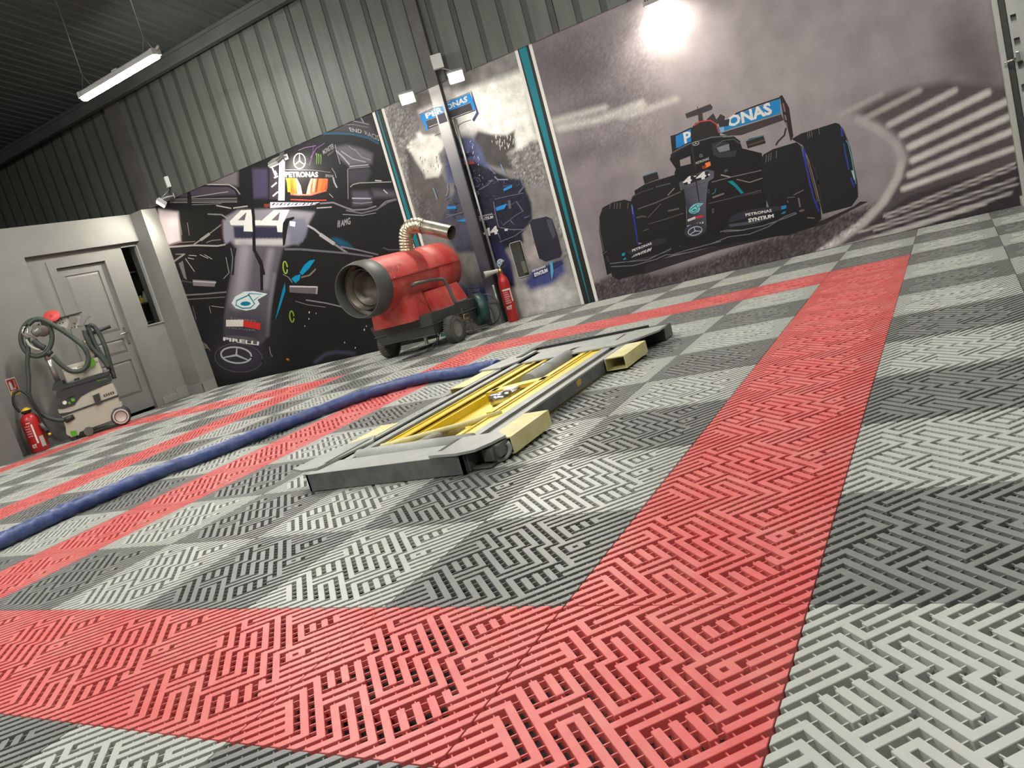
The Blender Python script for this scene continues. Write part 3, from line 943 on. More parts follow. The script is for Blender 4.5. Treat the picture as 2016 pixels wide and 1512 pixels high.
for (a, c) in (((-0.985, 1.0), (-0.965, 1.14)), ((-1.63, 1.05), (-1.61, 1.36)), ((-0.945, 2.80), (-0.93, 2.95))):
    sl = lp('plate_slot', M_lblack)
    sl.box((a[0], a[1], 0.0895), (c[0], c[1], 0.0905)).done()
# hook block at the near corner
hb = lp('hinge_block', M_ldark)
hb.box((-0.85, 0.975, 0.004), (-0.842, 1.12, 0.076)).box((-0.842, 0.99, 0.004), (-0.76, 1.10, 0.012)).box((-0.80, 1.03, 0.025), (-0.735, 1.16, 0.075), bev=0.006).box((-0.80, 1.01, 0.02), (-0.755, 1.06, 0.07), bev=0.006).done()
hk = lp('hook', M_lsteel)
hk.tube([(-0.755 + 0.045 * math.cos(a) * 0.6, 1.06 + 0.045 * math.cos(a) * 0.8, 0.045 + 0.036 * math.sin(a)) for a in [math.radians(d) for d in range(-150, 40, 15)]], 0.009, 8).done()
# far deck plate with a slot, and its black kerb
fp = lp('deck_plate', M_lsteel)
zt_ = 0.079
out = [(-1.555, 2.70), (-0.935, 2.70), (-0.90, 3.08), (-1.60, 3.08)]
hole = [(-1.285, 2.80), (-1.235, 2.795), (-1.195, 2.885), (-1.25, 2.895)]
vs_ = [(x, y, zt_) for x, y in out] + [(x, y, zt_) for x, y in hole]
vs2 = [(x, y, zt_ - 0.008) for x, y in out] + [(x, y, zt_ - 0.008) for x, y in hole]
fs_ = []
for k in range(4):
    j = (k + 1) % 4
    fs_ += [(k, j, 4 + j, 4 + k), (8 + j, 8 + k, 12 + k, 12 + j), (k, 8 + k, 8 + j, j), (4 + k, 4 + j, 12 + j, 12 + k)]
fp.add(vs_ + vs2, fs_).done()
lp('deck_kerb', M_lblack).box((-1.62, 3.08, 0.01), (-0.84, 3.095, 0.094)).box((-1.64, 2.86, 0.075), (-1.60, 3.09, 0.094)).done()
lp('rear_beam', M_ldark).box((-1.64, 3.095, 0.004), (-0.72, 3.115, 0.080)).box((-0.84, 2.98, 0.006), (-0.715, 3.115, 0.078)).done()
# yellow scissor arms
for (xa, xb, ya_, yb_, zz) in ((-1.505, -1.425, 1.24, 2.74, 0.066), (-1.065, -0.985, 1.22, 2.80, 0.066)):
    a_ = lp('scissor_arm', M_lyel)
    a_.box((xa, ya_, zz - 0.006), (xb, yb_, zz)).box((xa, ya_, 0.014), (xa + 0.010, yb_, zz + 0.006)).box((xb - 0.010, ya_, 0.014), (xb, yb_, zz + 0.006)).done()
for (xa, xb, ya_, yb_) in ((-1.375, -1.345, 2.06, 2.72), (-1.125, -1.09, 1.60, 2.72)):
    a_ = lp('inner_arm', M_lyel)
    a_.box((xa, ya_, 0.014), (xb, yb_, 0.070)).done()
lp('arm_web', M_lyel).box((-1.425, 1.40, 0.012), (-1.12, 2.16, 0.022)).box((-1.40, 1.30, 0.012), (-1.385, 2.12, 0.06)).done()
cbx = lp('cross_bar', M_lcream)
cbx.tube([(-1.49, 1.27, 0.068), (-1.40, 1.31, 0.07), (-1.12, 1.46, 0.07), (-1.02, 1.56, 0.068)], 0.013, 8).done()
cbx = lp('cross_plate', M_lyel)
cbx.prism([(-1.39, 2.04), (-1.08, 2.14), (-1.08, 2.20), (-1.20, 2.19), (-1.39, 2.11)], 0.05, 0.070).done()
lp('near_foot', M_lyel).box((-1.47, 1.24, 0.012), (-1.33, 1.33, 0.05), bev=0.008).done()
lp('near_foot', M_lyel).box((-1.13, 1.24, 0.012), (-1.06, 1.50, 0.058), bev=0.008).done()
hc = lp('hydraulic_cylinder', M_lsteel)
hc.cyl((-1.225, 2.22, 0.052), (-1.225, 2.74, 0.052), 0.046, 24).cyl((-1.225, 2.44, 0.052), (-1.225, 2.455, 0.052), 0.0485, 24).done()
lp('piston_rod', M_chrome).cyl((-1.225, 1.98, 0.05), (-1.225, 2.22, 0.05), 0.018, 16).cyl((-1.29, 1.93, 0.05), (-1.19, 1.95, 0.05), 0.034, 16).box((-1.26, 1.94, 0.022), (-1.19, 2.04, 0.066), bev=0.008).done()
lp('rating_plate', M_white).box((-1.275, 2.02, 0.066), (-1.205, 2.075, 0.074)).done()
lp('hydraulic_hose', mat('hose_sleeve', (0.30, 0.28, 0.22), 0.7, noise=0.3, nscale=60)).tube(smooth_path([(-1.34, 1.20, 0.03), (-1.30, 1.28, 0.045), (-1.25, 1.40, 0.05), (-1.22, 1.52, 0.03)], 6), 0.022, 12).done()
# side tubes that hold the swing pads
def side_tube(x0, x1, ya_, yb_, z0, z1, w=0.005):
    t_ = lp('side_tube', M_lcream)
    t_.box((x0, ya_, z1 - w), (x1, yb_, z1)).box((x0, ya_, z0), (x1, yb_, z0 + w)).box((x0, ya_, z0 + w), (x0 + w, yb_, z1 - w)).box((x1 - w, ya_, z0 + w), (x1, yb_, z1 - w))
    return t_.done()
side_tube(-0.832, -0.715, 1.10, 1.43, 0.014, 0.080)
side_tube(-0.828, -0.715, 2.33, 2.66, 0.014, 0.080)
side_tube(-1.775, -1.66, 1.30, 1.64, 0.014, 0.080)
side_tube(-1.775, -1.66, 2.28, 2.66, 0.014, 0.080)

# ------------------------------------------------------------------ blue hose
M_blue = mat('blue_hose_sleeve', (0.035, 0.062, 0.20), 0.4, noise=0.35, nscale=14, bump=0.5, bscale=28, dirt=(0.14, 0.17, 0.27), dirt_amt=0.5, dscale=18)
hp = []
for (u, v) in ((-160, 1140), (-60, 1095), (0, 1066), (60, 1038), (120, 1010), (200, 976), (300, 934), (400, 897), (500, 858), (600, 820), (700, 783), (780, 758), (850, 741), (905, 733)):
    p_ = on_z(u, v, 0.043)
    hp.append((p_.x, p_.y, 0.043))
hp.append((-1.98, 3.06, 0.043))
hp.append((-1.86, 2.98, 0.043))
pts = smooth_path(hp, 14)
rng = random.Random(3)
radii = [0.0405 + rng.uniform(-0.0014, 0.0014) + 0.002 * math.sin(i * 0.9) for i in range(len(pts))]
hs = MB().tube(pts, 0.04, 20, radii=radii).build('blue_hose', M_blue)
tag(hs, 'thick dusty blue hose snaking over the tiles to the lift', 'hose')

# ------------------------------------------------------------------ dust extractor with tool arm
M_cream = mat('extractor_cream_plastic', (0.44, 0.42, 0.34), 0.5, noise=0.06, nscale=5, dirt=(0.36, 0.34, 0.27), dirt_amt=0.4, dscale=8)
M_vblack = mat('extractor_black_plastic', (0.030, 0.031, 0.032), 0.5, noise=0.2)
M_green = mat('bright_green_plastic', (0.10, 0.36, 0.02), 0.4)
M_vhose = mat('extractor_hose_green', (0.045, 0.058, 0.045), 0.55, noise=0.2, nscale=20)
M_alu = mat('aluminium_post', (0.55, 0.53, 0.48), 0.3, metal=0.85)
VO = Vector((-8.07, 3.78, 0))
VD = Vector((0.57, 0.82, 0)).normalized()
VN = Vector((VD.y, -VD.x, 0))                            # towards the camera
vr = math.atan2(VD.y, VD.x)
vac = empty('dust_extractor', VO, vr, 'cream and black wheeled dust extractor with hose and tool arm by the grey door', 'vacuum')
def vl(u, v, off=0.0):
    """pixel to local (s, h) on the plane lying `off` behind the near side"""
    o = VO - VN * off
    d = ray(u, v)
    p_ = CAM + d * ((o - CAM).dot(VN) / d.dot(VN)) - o
    return p_.dot(VD), p_.z
def z6(x, y): return (90 + x / 5.95, 720 + y / 5.95)
def z5(x, y): return (30 + x / 6.345, 610 + y / 6.345)
def z3(x, y): return (x / 4.727, 580 + y / 4.727)
MY = Matrix(((1, 0, 0, 0), (0, 0, 1, 0), (0, 1, 0, 0), (0, 0, 0, 1)))
def slab(name, zf, pts, y0, y1, m, parent=vac, zmin=None):
    pl_ = [vl(*zf(x, y), max(y0, 0)) for x, y in pts]
    if zmin is not None:
        pl_ = [(a, max(b_, zmin)) for a, b_ in pl_]
    return MB().prism(pl_, y0, y1, MY).build(name, m, parent)
slab('container', z6, [(190, 590), (300, 550), (845, 362), (862, 440), (780, 560), (770, 640), (420, 770), (245, 760)], 0.012, 0.36, M_cream, zmin=0.05)
slab('chassis', z6, [(235, 745), (420, 690), (560, 650), (690, 560), (770, 480), (860, 435), (885, 440), (897, 475), (800, 508), (775, 560), (772, 640), (400, 775), (385, 815), (310, 845), (243, 805)], 0.0, 0.375, M_cream, zmin=0.045)
slab('seal_band', z6, [(160, 562), (290, 540), (845, 340), (848, 364), (300, 554), (200, 592)], 0.004, 0.368, M_vblack)
slab('head', z6, [(140, 510), (330, 465), (400, 370), (520, 300), (640, 250), (780, 200), (845, 343), (290, 542), (160, 560)], 0.006, 0.366, M_cream)
cp_ = slab('control_panel', z6, [(135, 502), (140, 460), (190, 430), (250, 390), (350, 352), (405, 362), (335, 462), (200, 505)], -0.004, 0.37, M_vblack)
for (x, y, w_, m_) in ((222, 432, 20, M_white), (320, 400, 18, M_green), (278, 436, 12, M_green)):
    a, h_ = vl(*z6(x, y), -0.004)
    MB().cyl((a, -0.004, h_), (a, -0.009, h_), w_ / 5.95 / 150, 14).build('knob', m_, cp_)
slab('head_cover', z6, [(115, 380), (125, 310), (230, 270), (740, 110), (770, 185), (640, 248), (520, 298), (400, 363), (340, 352), (200, 385)], -0.002, 0.372, M_vblack)
slab('tray', z6, [(75, 290), (90, 200), (190, 175), (205, 215), (240, 225), (740, 65), (748, 100), (700, 125), (130, 297)], -0.012, 0.385, M_vblack)
slab('latch', z6, [(550, 350), (625, 320), (655, 440), (590, 462)], -0.010, 0.0, M_vblack)
slab('latch_mount', z6, [(538, 335), (605, 305), (615, 325), (548, 352)], -0.003, 0.01, M_cream)
for k in range(5):
    slab('vent_slot', z6, [(672 + 26 * k, 340 - 9 * k), (690 + 26 * k, 334 - 9 * k), (702 + 26 * k, 362 - 9 * k), (684 + 26 * k, 370 - 9 * k)], 0.004, 0.012, M_soot)
slab('front_badge', z6, [(283, 770), (355, 757), (378, 815), (308, 830)], -0.004, 0.002, M_green)
for off in (-0.012, 0.34):
    a, h_ = vl(*z6(886, 605), 0)
    rr = 0.105
    Mw = Matrix.Translation((a, off, rr)) @ Matrix.Rotation(math.pi / 2, 4, 'X')
    wh = MB().lathe([(0.06, -0.025), (rr - 0.006, -0.025), (rr, -0.015), (rr, 0.015), (rr - 0.006, 0.025), (0.06, 0.025)], Mw, 32).build('wheel', M_vblack, vac)
    MB().lathe([(0, 0.024), (0.068, 0.024), (0.072, 0.030), (0.086, 0.030), (0.088, 0.022), (0.088, -0.024), (0, -0.024)], Mw, 32).build('hub', mat('hub_cream', (0.52, 0.45, 0.40), 0.5), wh)
for (x, off) in ((320, 0.03), (320, 0.33)):
    a, h_ = vl(*z6(x, 860), 0)
    MB().cyl((a, off - 0.02, 0.04), (a, off + 0.02, 0.04), 0.04, 18).box((a - 0.02, off - 0.012, 0.035), (a + 0.02, off + 0.012, 0.09)).build('caster', M_vblack, vac)
a, h_ = vl(*z6(520, 810), -0.02)
MB().cyl((a, -0.05, 0.055), (a, 0.0, 0.055), 0.05, 20).build('brake_wheel', mat('caster_grey', (0.10, 0.10, 0.09), 0.6), vac)
tv, tf = text_tris('FESTOOL', 0.012)
tq = [z6(596, 172), z6(716, 138), z6(718, 156), z6(600, 190)]
MB().add([(lambda q: (q[0], -0.0035, q[1]))(vl(*bilerp(tq, a, b_), -0.0035)) for a, b_ in tv], tf).build('lettering', M_green, vac)
# posts and perforated panel
def vp(zf, x, y, off):
    s_, h_ = vl(*zf(x, y), off)
    return Vector((s_, off, h_))
for (p0, p1) in (((535, 895), (385, 545)), ((1000, 600), (865, 370))):
    A, B = vp(z5, *p0, 0.10), vp(z5, *p1, 0.10)
    po = MB().cyl(A, B, 0.030, 16).build('post', M_alu, vac)
    d_ = (B - A).normalized()
    MB().cyl(B - d_ * 0.07, B, 0.038, 16).build('post_collar', M_alu, po)
pan = slab('perforated_panel', z5, [(195, 195), (425, 130), (800, 48), (835, 215), (690, 240), (480, 285), (250, 300)], 0.13, 0.145, M_cream)
slab('panel_rail', z5, [(430, 125), (830, 22), (830, 34), (432, 140)], 0.10, 0.18, M_vblack)
for k, (x, y) in enumerate([(458, 146), (498, 137), (540, 128), (580, 118), (515, 180), (556, 168), (596, 160), (660, 100), (295, 182), (335, 174), (707, 222), (745, 213), (785, 205)]):
    s_, h_ = vl(*z5(x, y), 0.13)
    MB().cyl((s_, 0.126, h_), (s_, 0.131, h_), 0.008, 10).build('hole', M_vblack, pan)
for (pa, pb_, r_, m_) in (((720, 125), (760, 118), 0.040, M_soot), ((590, 250), (610, 262), 0.034, M_soot)):
    A, B = vp(z5, *pa, 0.10), vp(z5, *pb_, 0.07)
    MB().cyl(A, A + Vector((0, -0.05, 0)), r_, 22).build('tool_holder', mat('holder_taupe', (0.17, 0.15, 0.135), 0.5), vac)
sh_ = [vp(z5, x, y, 0.04) for x, y in ((940, 80), (860, 62), (805, 110), (800, 180), (850, 205), (870, 150), (900, 105))]
MB().prism([(p.x, p.z) for p in sh_], 0.02, 0.09, MY).build('cradle', mat('holder_grey', (0.20, 0.19, 0.19), 0.4), vac)
# hoses of the extractor
def vhose(name, zf, pts, offs, r_=0.026):
    P_ = [vp(zf, x, y, o_) for (x, y), o_ in zip(pts, offs)]
    return MB().tube(smooth_path(P_, 7), r_, 12).build(name, M_vhose, vac)
loop = [(160, 600)] if False else []
c_ = [(265 + 195 * math.cos(a) + 0 * a, 350 + 230 * math.sin(a)) for a in [math.radians(-70 + 25 * k) for k in range(15)]]
vhose('hose_loop', z5, c_, [0.02 + 0.002 * k for k in range(15)])
vhose('suction_hose', z5, [(160, 190), (240, 125), (330, 120), (430, 165), (580, 255), (720, 350), (840, 450), (905, 560), (910, 660), (860, 740), (770, 770), (670, 755), (570, 680), (470, 580)], [0.0] * 6 + [-0.03] * 8)
vhose('suction_hose', z3, [(258, 400), (262, 520), (255, 640), (268, 780), (270, 930), (320, 1040), (420, 1130), (540, 1168), (635, 1162)], [0.02] * 9, 0.024)
vhose('spare_hose', z5, [(895, 185), (930, 270), (985, 400), (1060, 540), (1150, 660), (1175, 740)], [0.10] * 6)
vhose('spare_hose', z5, [(920, 190), (985, 210), (1060, 320), (1130, 480), (1180, 660), (1240, 860)], [0.14] * 6)
vhose('spare_hose', z5, [(860, 250), (900, 370), (970, 490), (1080, 600), (1170, 720)], [0.06] * 5)
A = vp(z3, 640, 1160, 0.0)
MB().cyl(A + Vector((-0.04, 0.0, 0)), A + Vector((0.05, 0.03, 0.01)), 0.034, 16).build('hose_inlet', M_vblack, vac)
A, B = vp(z5, 450, 560, -0.02), vp(z5, 400, 520, -0.02)
MB().cyl(A, B, 0.036, 14).build('hose_cuff', M_vblack, vac)
A, B = vp(z5, 860, 330, 0.16), vp(z5, 1190, 205, 0.16)
MB().cyl(A, B, 0.022, 10).build('handle_bar', M_vblack, vac)
# tool box carried on the tray
fx = [vl(*z5(x, y), 0.03) for x, y in ((575, 722), (1005, 594), (1095, 772), (655, 930))]
bx0, bx1 = min(fx[0][0], fx[3][0]), max(fx[1][0], fx[2][0])
bz0, bz1 = (fx[2][1] + fx[3][1]) / 2, (fx[0][1] + fx[1][1]) / 2
sysb = empty('tool_case', VO + VD * ((bx0 + bx1) / 2) + Vector((0, 0, bz0)), vr, 'cream plastic tool case with green latch riding on the dust extractor', 'tool case')
w2 = (bx1 - bx0) / 2
hh_ = bz1 - bz0
MB().box((-w2, 0.03, 0), (w2, 0.31, hh_), bev=0.012).build('case_body', M_cream, sysb)
MB().box((-w2 - 0.003, 0.027, hh_ * 0.72), (w2 + 0.003, 0.313, hh_ * 0.78), bev=0.004).build('lid_seam', mat('case_seam', (0.30, 0.285, 0.23), 0.6), sysb)
MB().cyl((0.10, 0.03, hh_ * 0.80), (0.10, 0.012, hh_ * 0.80), 0.055, 22).build('green_latch', M_green, sysb)
MB().box((-0.10, 0.022, hh_ * 0.62), (-0.04, 0.03, hh_ * 0.78), bev=0.003).build('lock_plate', M_white, sysb)
MB().box((-w2 * 0.6, 0.024, 0.0), (-w2 * 0.3, 0.03, 0.025)).build('foot', M_vblack, sysb)
# random orbit sander hung on the arm
S0 = vp(z5, 330, 300, 0.05)
sp_ = vac.matrix_basis if False else Matrix.Translation(VO) @ Matrix.Rotation(vr, 4, 'Z')
sand = empty('sander', sp_ @ S0, vr, 'grey and black orbital sander hung on the extractor tool arm', 'sander')
def sl_(x, y, off):
    return vp(z5, x, y, off) - S0
A = sl_(345, 262, 0.02)
MB().lathe([(0, 0), (0.066, 0), (0.066, 0.012), (0.05, 0.03), (0, 0.03)], Matrix.Translation(A) @ Matrix.Rotation(math.pi / 2 + 0.4, 4, 'X'), 24).build('sanding_pad', mat('pad_brown', (0.15, 0.12, 0.10), 0.7), sand)
MB().lathe([(0, 0), (0.045, 0), (0.052, 0.02), (0.048, 0.09), (0.03, 0.12), (0, 0.125)], Matrix.Translation(sl_(235, 300, 0.05)) @ Matrix.Rotation(1.2, 4, 'Y') @ Matrix.Rotation(0.3, 4, 'X'), 20).build('motor_body', mat('sander_grey', (0.24, 0.24, 0.22), 0.35, metal=0.4), sand)
MB().tube(smooth_path([sl_(230, 380, 0.03), sl_(290, 440, 0.02), sl_(370, 480, 0.02)], 6), 0.035, 14).build('grip', M_vblack, sand)
MB().tube(smooth_path([sl_(140, 370, 0.01), sl_(170, 430, 0.0), sl_(230, 480, 0.0), sl_(310, 500, 0.01)], 6), 0.014, 10).build('dust_port', M_cream, sand)
MB().tube([sl_(130, 340, -0.01), sl_(85, 290, -0.01), sl_(105, 215, -0.01), sl_(155, 205, -0.01), sl_(150, 300, -0.01), sl_(235, 350, -0.01)], 0.010, 8).build('hanger', M_alu, sand)
# red abrasive discs on top of the panel
P0 = sp_ @ vp(z5, 470, 118, 0.13)
rd = empty('abrasive_disc', P0, vr, 'red abrasive disc lying on top of the extractor tool arm', 'disc')
MB().lathe([(0, -0.006), (0.085, -0.006), (0.085, 0.006), (0, 0.006)], Matrix.Rotation(0.9, 4, 'X') @ Matrix.Translation((0, 0.02, 0.03)), 28).build('disc', mat('abrasive_red', (0.62, 0.07, 0.06), 0.6), rd)
MB().lathe([(0, 0), (0.02, 0), (0.02, 0.004), (0, 0.004)], Matrix.Rotation(0.9, 4, 'X') @ Matrix.Translation((0, 0.02, 0.034)), 16).build('hub', mat('abrasive_hub', (0.40, 0.05, 0.045), 0.6), rd)

# ------------------------------------------------------------------ printed wall murals
import numpy as np
from mathutils.geometry import tessellate_polygon
def lin(c):
    c = np.asarray(c, float) / 255.0
    return np.where(c <= 0.04045, c / 12.92, ((c + 0.055) / 1.055) ** 2.4)
PRINT_GAIN = 1.0
def print_mat(name, grain=0.0, gscale=260.0, cloud=0.0, cscale=3.0):
    m = bpy.data.materials.new(name)
    m.use_nodes = True
    nt = m.node_tree
    b = nt.nodes['Principled BSDF']
    b.inputs['Roughness'].default_value = 0.5
    b.inputs['Specular IOR Level'].default_value = 0.2
    at = nt.nodes.new('ShaderNodeAttribute')
    at.attribute_name = 'Col'
    out = at.outputs['Color']
    tc = nt.nodes.new('ShaderNodeTexCoord')
    for amt, sc, det in ((grain, gscale, 2), (cloud, cscale, 7)):
        if amt <= 0:
            continue
        n = nt.nodes.new('ShaderNodeTexNoise')
        n.inputs['Scale'].default_value = sc
        n.inputs['Detail'].default_value = det
        nt.links.new(tc.outputs['Object'], n.inputs['Vector'])
        r = nt.nodes.new('ShaderNodeMapRange')
        r.inputs[1].default_value = 0.3
        r.inputs[2].default_value = 0.7
        r.inputs[3].default_value = 1 - amt
        r.inputs[4].default_value = 1 + amt
        nt.links.new(n.outputs['Fac'], r.inputs[0])
        mx = nt.nodes.new('ShaderNodeVectorMath')
        mx.operation = 'SCALE'
        nt.links.new(out, mx.inputs[0])
        nt.links.new(r.outputs[0], mx.inputs['Scale'])
        out = mx.outputs[0]
    nt.links.new(out, b.inputs['Base Color'])
    return m
def to_px(x, y, z):
    dx_, dy_, dz_ = x - CAM.x, y - CAM.y, z - CAM.z
    zc = dx_ * RZ.x + dy_ * RZ.y + dz_ * RZ.z
    return (1008 + F_PX * (dx_ * RX.x + dy_ * RX.y + dz_ * RX.z) / zc, 756 + F_PX * (dx_ * RY.x + dy_ * RY.y + dz_ * RY.z) / zc)
def seg_dist(u, v, pts):
    best = np.full(u.shape, 1e9)
    for (a, b_), (c, d) in zip(pts[:-1], pts[1:]):
        ex, ey = c - a, d - b_
        t = np.clip(((u - a) * ex + (v - b_) * ey) / (ex * ex + ey * ey + 1e-9), 0, 1)
        best = np.minimum(best, np.hypot(u - a - t * ex, v - b_ - t * ey))
    return best
def inside(u, v, poly):
    r_ = np.zeros(u.shape, bool)
    for k in range(len(poly)):
        (x0, y0), (x1, y1) = poly[k - 1], poly[k]
        c = ((y0 > v) != (y1 > v)) & (u < (x1 - x0) * (v - y0) / (y1 - y0 + 1e-12) + x0)
        r_ ^= c
    return r_
class Canvas:
    """soft colour field over a wall panel, stored per vertex"""
    def __init__(self, x0, x1, z1, step=0.016):
        self.nx, self.nz = int((x1 - x0) / step) + 1, int(z1 / step) + 1
        X_, Z_ = np.meshgrid(np.linspace(x0, x1, self.nx), np.linspace(0.0, z1, self.nz))
        self.X, self.Z = X_, Z_
        self.u, self.v = to_px(X_, np.full(X_.shape, YW), Z_)
        self.c = np.zeros(X_.shape + (3,))
    def fill(self, col):
        self.c[:] = lin(col)
    def mix(self, a, col):
        a = np.clip(a, 0, 1)[..., None]
        self.c = self.c * (1 - a) + lin(col) * a
    def blob(self, cu, cv, ru, rv, col, amt=1.0, rot=0.0):
        c_, s_ = math.cos(rot), math.sin(rot)
        du, dv = self.u - cu, self.v - cv
        a, b_ = (du * c_ + dv * s_) / ru, (-du * s_ + dv * c_) / rv
        self.mix(amt * np.exp(-(a * a + b_ * b_)), col)
    def line(self, pts, w, col, soft=3.0, amt=1.0):
        d = seg_dist(self.u, self.v, pts)
        self.mix(amt * np.clip((w / 2 + soft - d) / (2 * soft), 0, 1), col)
    def poly(self, pts, col, soft=3.0, amt=1.0):
        d = seg_dist(self.u, self.v, list(pts) + [pts[0]])
        sd = np.where(inside(self.u, self.v, pts), d, -d)
        self.mix(amt * np.clip((sd + soft) / (2 * soft), 0, 1), col)
    def speckle(self, pts, amt, soft=4.0, seed=1):
        d = seg_dist(self.u, self.v, list(pts) + [pts[0]])
        a = np.clip((np.where(inside(self.u, self.v, pts), d, -d) + soft) / (2 * soft), 0, 1)
        r_ = np.random.RandomState(seed).normal(0, amt, self.u.shape)
        self.c = np.clip(self.c * np.exp(r_ * a)[..., None], 0, 1)
    def build(self, name, m, label):
        n = self.nx * self.nz
        co = np.stack([self.X.ravel(), np.full(n, YW - 0.0005), self.Z.ravel()], 1)
        idx = np.arange(n).reshape(self.nz, self.nx)
        fs = np.stack([idx[:-1, :-1].ravel(), idx[:-1, 1:].ravel(), idx[1:, 1:].ravel(), idx[1:, :-1].ravel()], 1)
        root = empty(name, (float(self.X[0, 0] + self.X[0, -1]) / 2, YW, 0), 0, label, 'mural')
        co = co - np.array(root.location)
        me = bpy.data.meshes.new(name)
        me.from_pydata(co.tolist(), [], fs.tolist())
        at = me.color_attributes.new('Col', 'FLOAT_COLOR', 'POINT')
        at.data.foreach_set('color', np.concatenate([np.clip(self.c.reshape(-1, 3), 0, 1) * PRINT_GAIN, np.ones((n, 1))], 1).ravel())
        me.materials.append(m)
        o = bpy.data.objects.new('backdrop_print', me)
        COL.objects.link(o)
        o.parent = root
        x0, x1, z1 = float(self.X[0, 0]), float(self.X[0, -1]), float(self.Z[-1, 0])
        MB().box((x0 - root.location.x, 0.0, 0.0), (x1 - root.location.x, 0.011, z1)).build('backing_panel', M_wallcore, root)
        return root
class Ink:
    """crisp printed shapes: polygons in photo pixels, laid on the wall in thin layers"""
    def __init__(self, root, yoff=0.0):
        self.root, self.n, self.yoff = root, 0, yoff
        self.v, self.f, self.c = [], [], []
    def _pt(self, u, v):
        p = on_y(u, v, YW - self.yoff)
        return (p.x, YW - self.yoff - 0.0009 - 0.00002 * self.n, max(p.z, 0.002))
    def poly(self, pts, col, cols=None):
        tri = tessellate_polygon([[Vector((a, b_, 0)) for a, b_ in pts]])
        n0 = len(self.v)
        self.v += [self._pt(*p) for p in pts]
        cl_ = [tuple(lin(cols[min(k, len(cols) - 1)])) for k in range(len(pts))] if cols else [tuple(lin(col))] * len(pts)
        self.c += cl_
        self.f += [tuple(n0 + i for i in t) for t in tri]
        self.n += 1
    def stroke(self, pts, w, col, w2=None):
        n = len(pts)
        Lp, Rp = [], []
        for i in range(n):
            a, b_ = pts[max(i - 1, 0)], pts[min(i + 1, n - 1)]
            dx_, dy_ = b_[0] - a[0], b_[1] - a[1]
            l = math.hypot(dx_, dy_) or 1
            ww = (w + ((w2 if w2 is not None else w) - w) * i / max(n - 1, 1)) / 2
            Lp.append((pts[i][0] - dy_ / l * ww, pts[i][1] + dx_ / l * ww))
            Rp.append((pts[i][0] + dy_ / l * ww, pts[i][1] - dx_ / l * ww))
        n0 = len(self.v)
        self.v += [self._pt(*p) for p in Lp + Rp]
        self.c += [tuple(lin(col))] * (2 * n)
        for i in range(n - 1):
            self.f += [(n0 + i, n0 + i + 1, n0 + n + i + 1, n0 + n + i)]
        self.n += 1
    def ellipse(self, c, rx, ry, col, rot=0.0, w=None, n=36):
        P_ = [(c[0] + rx * math.cos(a) * math.cos(rot) - ry * math.sin(a) * math.sin(rot),
               c[1] + rx * math.cos(a) * math.sin(rot) + ry * math.sin(a) * math.cos(rot)) for a in [2 * math.pi * k / n for k in range(n)]]
        if w is None:
            self.poly(P_, col)
        else:
            self.stroke(P_ + [P_[0], P_[1]], w, col)
    def star(self, c, rx, ry, col, w, rot=0.0, a0=-90):
        self.ellipse(c, rx, ry, col, rot, w)
        for k in range(3):
            a = math.radians(a0 + 120 * k)
            e = (c[0] + rx * math.cos(a) * math.cos(rot) - ry * math.sin(a) * math.sin(rot), c[1] + rx * math.cos(a) * math.sin(rot) + ry * math.sin(a) * math.cos(rot))
            self.stroke([c, e], w * 1.3, col, w * 0.6)
    def text(self, s, quad, col, bold=0.02):
        tv_, tf_ = text_tris(s, bold)
        n0 = len(self.v)
        self.v += [self._pt(*bilerp(quad, a, b_)) for a, b_ in tv_]
        self.c += [tuple(lin(col))] * len(tv_)
        self.f += [tuple(n0 + i for i in t) for t in tf_]
        self.n += 1
    def build(self, name, m):
        me = bpy.data.meshes.new(name)
        L = self.root.location
        me.from_pydata([(x - L.x, y - L.y, z - L.z) for x, y, z in self.v], [], self.f)
        at = me.color_attributes.new('Col', 'FLOAT_COLOR', 'POINT')
        at.data.foreach_set('color', [k for c in self.c for k in (c[0] * PRINT_GAIN, c[1] * PRINT_GAIN, c[2] * PRINT_GAIN, 1.0)])
        me.materials.append(m)
        bm = bmesh.new()
        bm.from_mesh(me)
        for f in bm.faces:
            if f.normal.y > 0:
                f.normal_flip()
        bm.to_mesh(me)
        bm.free()
        o = bpy.data.objects.new(name, me)
        COL.objects.link(o)
        o.parent = self.root
        return o
M_bg1 = print_mat('mural_backdrop_dark', 0.10, 200)
M_bg2 = print_mat('mural_backdrop_spray', 0.26, 150, 0.25, 9.0)
M_bg3 = print_mat('mural_backdrop_track', 0.13, 150, 0.16, 4.0)
M_ink = print_mat('mural_ink', 0.05, 120)
def zc(ox, oy, s):
    return lambda pts: [(ox + x / s, oy + y / s) for x, y in pts]
X12, X23, X3E = on_y(738, 240, YW).x, on_y(1050, 100, YW).x, 1.235

